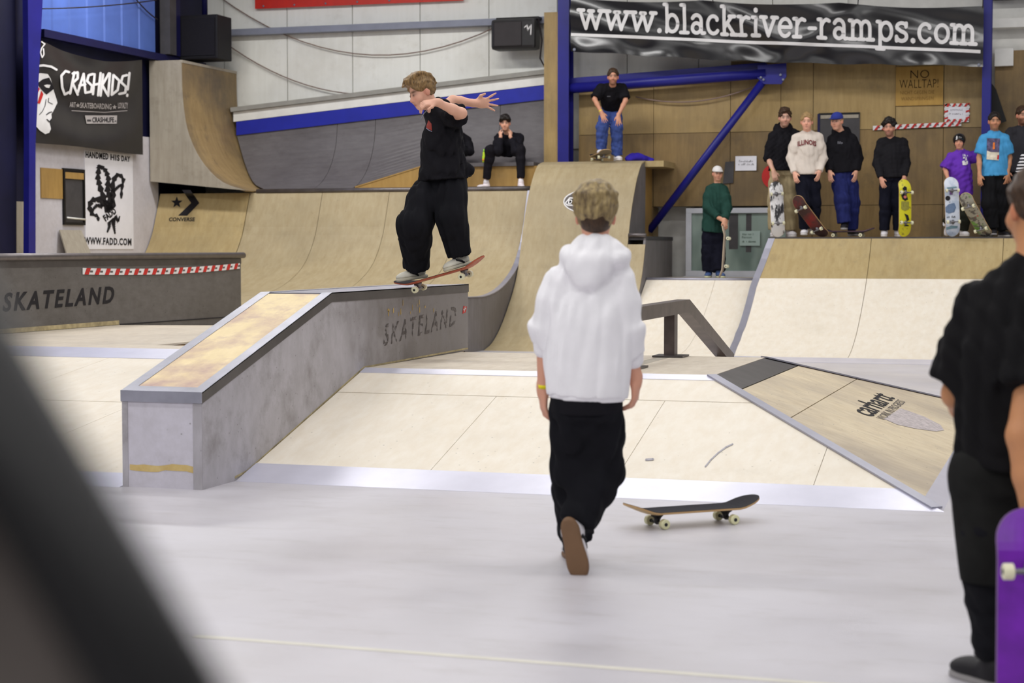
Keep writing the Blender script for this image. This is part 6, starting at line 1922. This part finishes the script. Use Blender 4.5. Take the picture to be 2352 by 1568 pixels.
decal_face('deck_patch', poly_vf([(2173, 522), (2186, 518), (2200, 519), (2199, 524), (2186, 525), (2174, 528)]), on_d, plain('teal_print', (110, 140, 152), .5), ob_, .004, 5)
decal_face('deck_patch', poly_vf([(2175, 430), (2197, 428), (2198, 431), (2176, 434)]), on_d, plain('teal_print', (110, 140, 152), .5), ob_, .004, 5)
decal_face('sticker', poly_vf([(2177+6*math.cos(a), 455+5.5*math.sin(a)) for a in np.linspace(0, 6.0, 14)]), on_d, M['ink'], ob_, .006, 5)
decal_face('sticker', poly_vf([(2181, 438), (2189, 438), (2188, 447), (2181, 447)]), on_d, plain('violet_sticker', (110, 80, 130), .6), ob_, .006, 5)
decal_face('deck_print', join_vf([scribble_vf(2175, 2197, 500, 4, 6, 3), scribble_vf(2182, 2189, 508, 4, 7, 2), scribble_vf(2182, 2190, 514, 3, 8, 2)]), on_d, M['ink'], ob_, .006, 5)
# 6 light blue tee
D = DY(2284, YS-.15); b, P, k, J = stand(2284, 254, D, ZB); jj = jp(D)
J.update(head=jj(2284, 279, -.04), neck=jj(2284, 303, .0), shL=jj(2258, 318, 0), shR=jj(2309, 318, 0), elL=jj(2249, 362, .02), elR=jj(2319, 362, .03), wrL=jj(2250, 402, -.08), wrR=jj(2314, 402, -.05), anL=jj(2282, 526, -.1), anR=jj(2302, 530, .05), knL=jj(2272, 468, -.1), knR=jj(2298, 468, 0))
p, H, T = person('spectator in light blue tee with picture print, moustache and slick dark hair', b, J, cdir(-.08, -1, -.02), k=k, tone=(192, 138, 104), hair=('flat', 'black'), seed=26, hands=HANDS,
    top=dict(mat=cloth('light_blue_jersey', (74, 152, 204), .07), sleeve=.78, name='t_shirt', hem=.04, fold=.007, sr=(.085, .085, .06)), legs=dict(mat=cloth('black_denim', (17, 17, 20)), r=(.112, .10, .085)), shoes=dict(mats=SH_BLACK), face=dict(brow=lin((26, 20, 18)), beard=lin((60, 40, 32)), stub=.3), group=GR)
band_on(p, J['elL'], J['wrL'], .9, .03*k, M['yellow_band'])
bvt = bvh_of(T)
def on_t(px, py):
    h = bvt.ray_cast(Vector(CP), Vector(ray(px, py))); return np.array(h[0]) if h[0] is not None else at(px, py, D-.15)
decal_face('shirt_picture', poly_vf([(2267, 317), (2297, 318), (2294, 368), (2266, 366)]), on_t, plain('dusk_print', (92, 84, 112), .7, 0, .2, .5, 22), p, .006, 4)
decal_face('shirt_picture', poly_vf([(2267, 346), (2276, 349), (2295, 350), (2294, 368), (2266, 366)]), on_t, plain('cream_print', (224, 216, 196), .7, 0, .2, .15, 20), p, .009, 4)
decal_face('shirt_picture', poly_vf([(2281, 327), (2285, 327), (2285, 342), (2280, 343)]), on_t, plain('orange_print', (222, 120, 40), .7), p, .010, 4)
decal_face('shirt_picture', poly_vf([(2291, 356), (2295, 356), (2294, 366), (2290, 366)]), on_t, M['red'], p, .012, 4)
m_gg = graphic('grey_green_deck', (150, 146, 132), [((98, 138, 62), 5, (1, 1, 1), .52, .6), ((84, 78, 74), 12, (1, 1, 1), .55, .6), ((180, 50, 44), 6, (1, 1, 1), .64, .67)])
settle(skateboard('worn grey and green skateboard tilted on its tail by the blue tee spectator', at(2240, 503, D-.45), unit(at(2222, 468, D-.5)-at(2262, 540, D-.3)), cdir(.5, .8, .3), m_gg, L=.80)[0], ZB+.002)
# 7 dark grey tee, beard
D = DY(2345, 28.25); b, P, k, J = stand(2347, 240, D, ZB); jj = jp(D)
J.update(head=jj(2349, 266, -.03))
p, H, T = person('bearded spectator in dark grey tee cut off by the right edge', b, J, cdir(.1, -1, 0), k=k, tone=(204, 148, 120), hair=('short', 'brown'), seed=27, hands=HANDS, top=dict(mat=cloth('dark_grey_jersey', (50, 49, 54)), sleeve=.85, name='t_shirt', hem=.04, sr=(.085, .085, .06)), legs=dict(mat=BLK2), shoes=dict(mats=SH_BLACK), face=dict(beard=lin((96, 62, 44)), stub=.75), group=GR)
# 8 striped shirt
D = DY(2364, YS-.2); b, P, k, J = stand(2372, 312, D, ZB)
m_str, t_ = newmat('striped_jersey', .85, 0, .15)
wv = t_.n('ShaderNodeTexWave', bands_direction='Z'); wv.inputs['Scale'].default_value = 6.5
t_.l(t_.coord(), wv.inputs['Vector'])
t_.l(t_.mix(t_.ramp(wv.outputs['Fac'], .45, .55), lin((24, 24, 28)), lin((222, 220, 222))), t_.b.inputs['Base Color'])
p, H, T = person('small spectator in black and white striped shirt at the right edge', b, J, cdir(-.4, -1, 0), k=k, tone=(206, 150, 122), hair=('mop', 'black'), seed=28, hands=HANDS, top=dict(mat=m_str, sleeve=.95, name='t_shirt', hem=.04, sr=(.09, .09, .06)), legs=dict(mat=BLK2), shoes=dict(mats=SH_BLACK), group=GR)

# ---- boy in green on the low platform
zf = 1.047
D = DY(1645, 27.75); b, P, k, J = stand(1640, 374, D, zf); jj = jp(D)
J.update(head=jj(1648, 399, -.03), neck=jj(1648, 424, 0), shL=jj(1629, 434, 0), shR=jj(1664, 434, 0), elL=jj(1625, 474, -.10), elR=jj(1670, 476, -.10), wrL=jj(1652, 501, -.26), wrR=jj(1664, 506, -.27), hipL=jj(1629, 520, 0), hipR=jj(1648, 520, 0), knL=jj(1628, 575, 0), knR=jj(1649, 575, 0))
J['anL'] = V3(*jj(1628, 622, 0)); J['anR'] = V3(*jj(1652, 622, -.1)); J['anL'][2] = J['anR'][2] = zf+.097
p, H, T = person('boy in white cap and dark green sweater leaning on an upright skateboard', b, J, cdir(.1, -1, -.08), k=k*1.03, headk=.93, tone=(214, 160, 132), hair=('short', 'black', 1), seed=29, hands={'L': dict(d=cdir(1, -.2, -.4), n=cdir(0, -1, .4), side=cdir(0, 0, 1), curl=.4), 'R': dict(d=cdir(.2, -.2, -1), n=cdir(.5, -1, 0), side=cdir(-1, 0, 0), curl=.4)},
    top=dict(mat=cloth('dark_green_fleece', (34, 66, 58), .12), sleeve=1.9, name='sweater', hem=.09, fold=.007, half=dict(hem=.17, waist=.18, chest=.185), sr=(.085, .075, .055)), legs=dict(mat=cloth('navy_wide_trousers', (17, 18, 32)), r=(.11, .105, .10)), shoes=dict(mats=[SM('blue_shoe', (70, 92, 140)), SM('pale_sole', (210, 210, 170))]))
cap(p, H, cloth('white_cap_cloth', (226, 222, 220), .04))
settle(skateboard('narrow-side skateboard standing upright in front of the boy in green', at(1663, 573, D-.50), cdir(.06, 0, 1), cdir(-1, .25, .06), plain('pale_deck', (190, 176, 160), .5, 0, .4, .3, 8), edge=plain('pale_edge', (206, 186, 160), .5), L=.82)[0], zf)

# ---- man in jeans leaning on his knees on the rollover deck
zf = 2.93
D = depth(ony(1400, 370, 28.3)); b = at(1400, 370, D); b[2] = zf; jj = jp(D)
k = 1.02
J = dict(head=jj(1408, 177, -.36), neck=jj(1407, 198, -.22), shL=jj(1378, 202, -.20), shR=jj(1431, 201, -.20), elL=jj(1366, 228, -.28), elR=jj(1437, 230, -.28), wrL=jj(1382, 259, -.36), wrR=jj(1420, 265, -.36),
         hipL=jj(1394, 252, .14), hipR=jj(1416, 252, .14), knL=jj(1383, 292, -.14), knR=jj(1417, 294, -.12), anL=jj(1381, 352, -.03), anR=jj(1417, 358, .0))
J['anR'][2] = zf+.09; J['anL'][2] = zf+.192
p, H, T = person('man in black tee and blue jeans bent forward with hands on knees', b, J, cdir(-.05, -1, -.06), cdir(0, -.3, 1), k=k, tone=(206, 148, 120), hair=('short', 'brown'), seed=30, front=cdir(0, -1, 0),
    hands={'L': dict(d=cdir(.35, -.3, -1), n=cdir(-.1, -1, .1), side=cdir(1, 0, 0), curl=.12, spread=.12), 'R': dict(d=cdir(.05, -.3, -1), n=cdir(.1, -1, .1), side=cdir(-1, 0, 0), curl=.12, spread=.12)},
    top=dict(mat=BLK, sleeve=.85, name='t_shirt', hem=.0, fold=.008, half=dict(hem=.14, hemd=.12, waist=.165, chest=.19), sr=(.08, .08, .06)), legs=dict(mat=cloth('blue_denim', (66, 84, 146), .25), r=(.088, .086, .088), fold=.008, waist=.14), shoes=dict(mats=SH_WHITE), face=dict(beard=lin((84, 56, 44)), stub=.55), toeup={'L': cdir(0, .25, 1)})
band_on(p, J['elL'], J['wrL'], .86, .032, M['yellow_band'])
drape_vf(p, T, scribble_vf(1395, 1403, 222, 2.5, 4, 2), plain('pale_tee_print', (130, 130, 140), .7))
settle(skateboard('skateboard under the left foot of the man in jeans', V3(*at(1379, 363, D-.18))*V3(1, 1, 0)+V3(0, 0, zf+.09), cdir(.22, -1, .05), cdir(0, .1, 1), plain('worn_deck', (120, 110, 96), .5), L=.8)[0], 2.925)
# bunched blue cloth
B_ = Solid(); c_ = at(1465, 372, D); c_[2] = 2.935
for dx, dz, r in ((-.13, .03, .06), (-.05, .06, .075), (.05, .05, .065), (.14, .03, .045), (.22, .015, .03)):
    B_.ell(c_+CR*dx+CU*dz, (r*1.3, r, r*.9), None, .04)
B_.cut(c_-CU*.012, -CU); B_.noise = (.012, folds(77, 45))
o = link('bunched_jacket', B_.mesh('bunched_jacket', .009)[0], cloth('violet_blue_cloth', (52, 40, 160), .2)); tag(o, 'bunched violet-blue jacket lying on the deck beside the man in jeans', 'jacket')

# ---- the two seated on the step
D = depth(ony(1160, 372, 28.25)); jj = jp(D); b = at(1160, 432, D-.35); b[2] = 2.47
k = 1.0
J = dict(head=jj(1160, 283, -.28), neck=jj(1166, 308, -.15), shL=jj(1144, 316, -.12), shR=jj(1194, 314, -.12), elL=jj(1143, 346, -.42), elR=jj(1186, 347, -.42), wrL=jj(1150, 312, -.40), wrR=jj(1172, 312, -.40),
         hipL=jj(1158, 345, .02), hipR=jj(1188, 345, .02), knL=jj(1126, 345, -.42), knR=jj(1195, 345, -.44), anL=jj(1110, 412, -.44), anR=jj(1199, 412, -.44))
for g in 'LR': J['an'+g][1] = 27.86; J['an'+g][2] = 2.468+.096
p, H, T = person('dark-haired person in black jacket sitting with chin on both hands', b, J, cdir(-.05, -1, -.15), k=k, tone=(216, 164, 138), hair=('curtain', 'black'), seed=41, front=cdir(0, -1, 0),
    hands={'L': dict(d=cdir(-.25, .45, 1), n=cdir(-.9, -.6, .3), side=cdir(.5, -.8, 0), curl=.6, k=.85), 'R': dict(d=cdir(.25, .45, 1), n=cdir(.9, -.6, .3), side=cdir(-.5, -.8, 0), curl=.6, k=.85)},
    top=dict(mat=cloth('black_jacket', (24, 23, 30)), sleeve=1.82, name='jacket', hem=.02, fold=.01, half=dict(hem=.22, hemd=.17, waist=.205, chest=.20), sr=(.085, .075, .055)), legs=dict(mat=cloth('black_slim_trousers', (22, 20, 26)), r=(.10, .078, .06), end=.86, nocut=True), shoes=dict(mats=[SM('pinkish_white_shoe', (232, 222, 226)), SH_WHITE[1]]), toes={'L': cdir(-.75, -.7, 0), 'R': cdir(.1, -1, 0)})
for g in 'LR': band_on(p, J['knL' if g == 'L' else 'knR'], J['anL' if g == 'L' else 'anR'], .93, .043, SH_WHITE[0], 'sock', .08)
def seat(root, z, y0):
    """the weight of a sitter flattens cloth and thigh against the step"""
    for c in root.children_recursive:
        if c.type != 'MESH' or c.name.split('.')[0] not in ('trousers', 'body', 'jacket'): continue
        for v in c.data.vertices:
            if v.co.y > y0 and z-.2 < v.co.z < z: v.co.z = z
seat(p, 2.9225, 27.93)
# drink bottle beside him
c_ = at(1112, 370, D-.12); c_[2] = 2.925
w = thing('drink_bottle', 'yellow-green drink bottle standing beside the seated person', 'bottle', tuple(map(float, c_)))
vv, ff = sweep_vf([c_, c_+CU*.02, c_+CU*.10, c_+CU*.12, c_+CU*.16, c_+CU*.175], [.028, .032, .032, .026, .026, .02], 14)
link('bottle_body', pymesh('bottle_body', vv, ff, True), plain('yellow_green_plastic', (190, 222, 40), .35), w)
vv, ff = sweep_vf([c_+CU*.175, c_+CU*.22], [.016, .012], 10); link('cap', pymesh('cap', vv, ff, True), plain('lime_cap', (150, 220, 60), .4), w)
vv, ff = sweep_vf([c_+CU*.025, c_+CU*.06], [.0325, .0325], 14); link('label_band', pymesh('label_band', vv, ff, True), plain('orange_label', (232, 160, 30), .5), w)
# second sitter, mostly hidden behind the skater
D = depth(ony(1050, 372, 28.3)); jj = jp(D); b = at(1050, 432, D-.35); b[2] = 2.47
J = dict(head=jj(1046, 290, -.25), neck=jj(1052, 314, -.12), shL=jj(1024, 322, -.1), shR=jj(1074, 320, -.1), elL=jj(1022, 350, -.3), elR=jj(1080, 348, -.2), wrL=jj(1035, 352, -.42), wrR=jj(1062, 352, -.42), hipL=jj(1040, 345, .02), hipR=jj(1068, 345, .02), knL=jj(1018, 345, -.42), knR=jj(1060, 345, -.44), anL=jj(1012, 412, -.42), anR=jj(1050, 412, -.42))
for g in 'LR': J['an'+g][1] = 27.86; J['an'+g][2] = 2.468+.096
p, H, T = person('person in black sitting on the step, mostly hidden behind the skater', b, J, cdir(-.5, -1, -.2), k=1.0, tone=(214, 160, 134), hair=('medium', 'black'), seed=42, front=cdir(0, -1, 0), top=dict(mat=BLK, sleeve=1.9, name='jacket', hood=1.0, hem=.02), legs=dict(mat=BLK2, nocut=True), shoes=dict(mats=SH_BLACK))

seat(p, 2.9225, 27.93)

# ---- blurred railing right in front of the camera
rl = thing('handrail', 'black tubular handrail with dark grey infill, blurred at lower left', 'railing', tuple(map(float, at(700, 2400, .75)*V3(1, 1, 0))))
d0 = .72
p0, p1 = at(-330, 395, d0), at(480, 1780, d0)
dv = (p1-p0)/np.linalg.norm(p1-p0)
p2_ = p1+dv*((p1[2]-.02)/-dv[2])
tube('rail_tube', [p0, p1, p2_], .0245, M['black'], rl, 20)
pn = [p0+CA*.03, p1+CA*.03, p2_+CA*.03, V3(p0[0], p0[1], .02)+CA*.03]
slab('infill_panel', pn, -CA, .01, plain('dark_infill', (116, 108, 102), .7, 0, .3, .1), rl)
tube('post', [p0, V3(p0[0], p0[1], .0)], .024, M['black'], rl, 16)
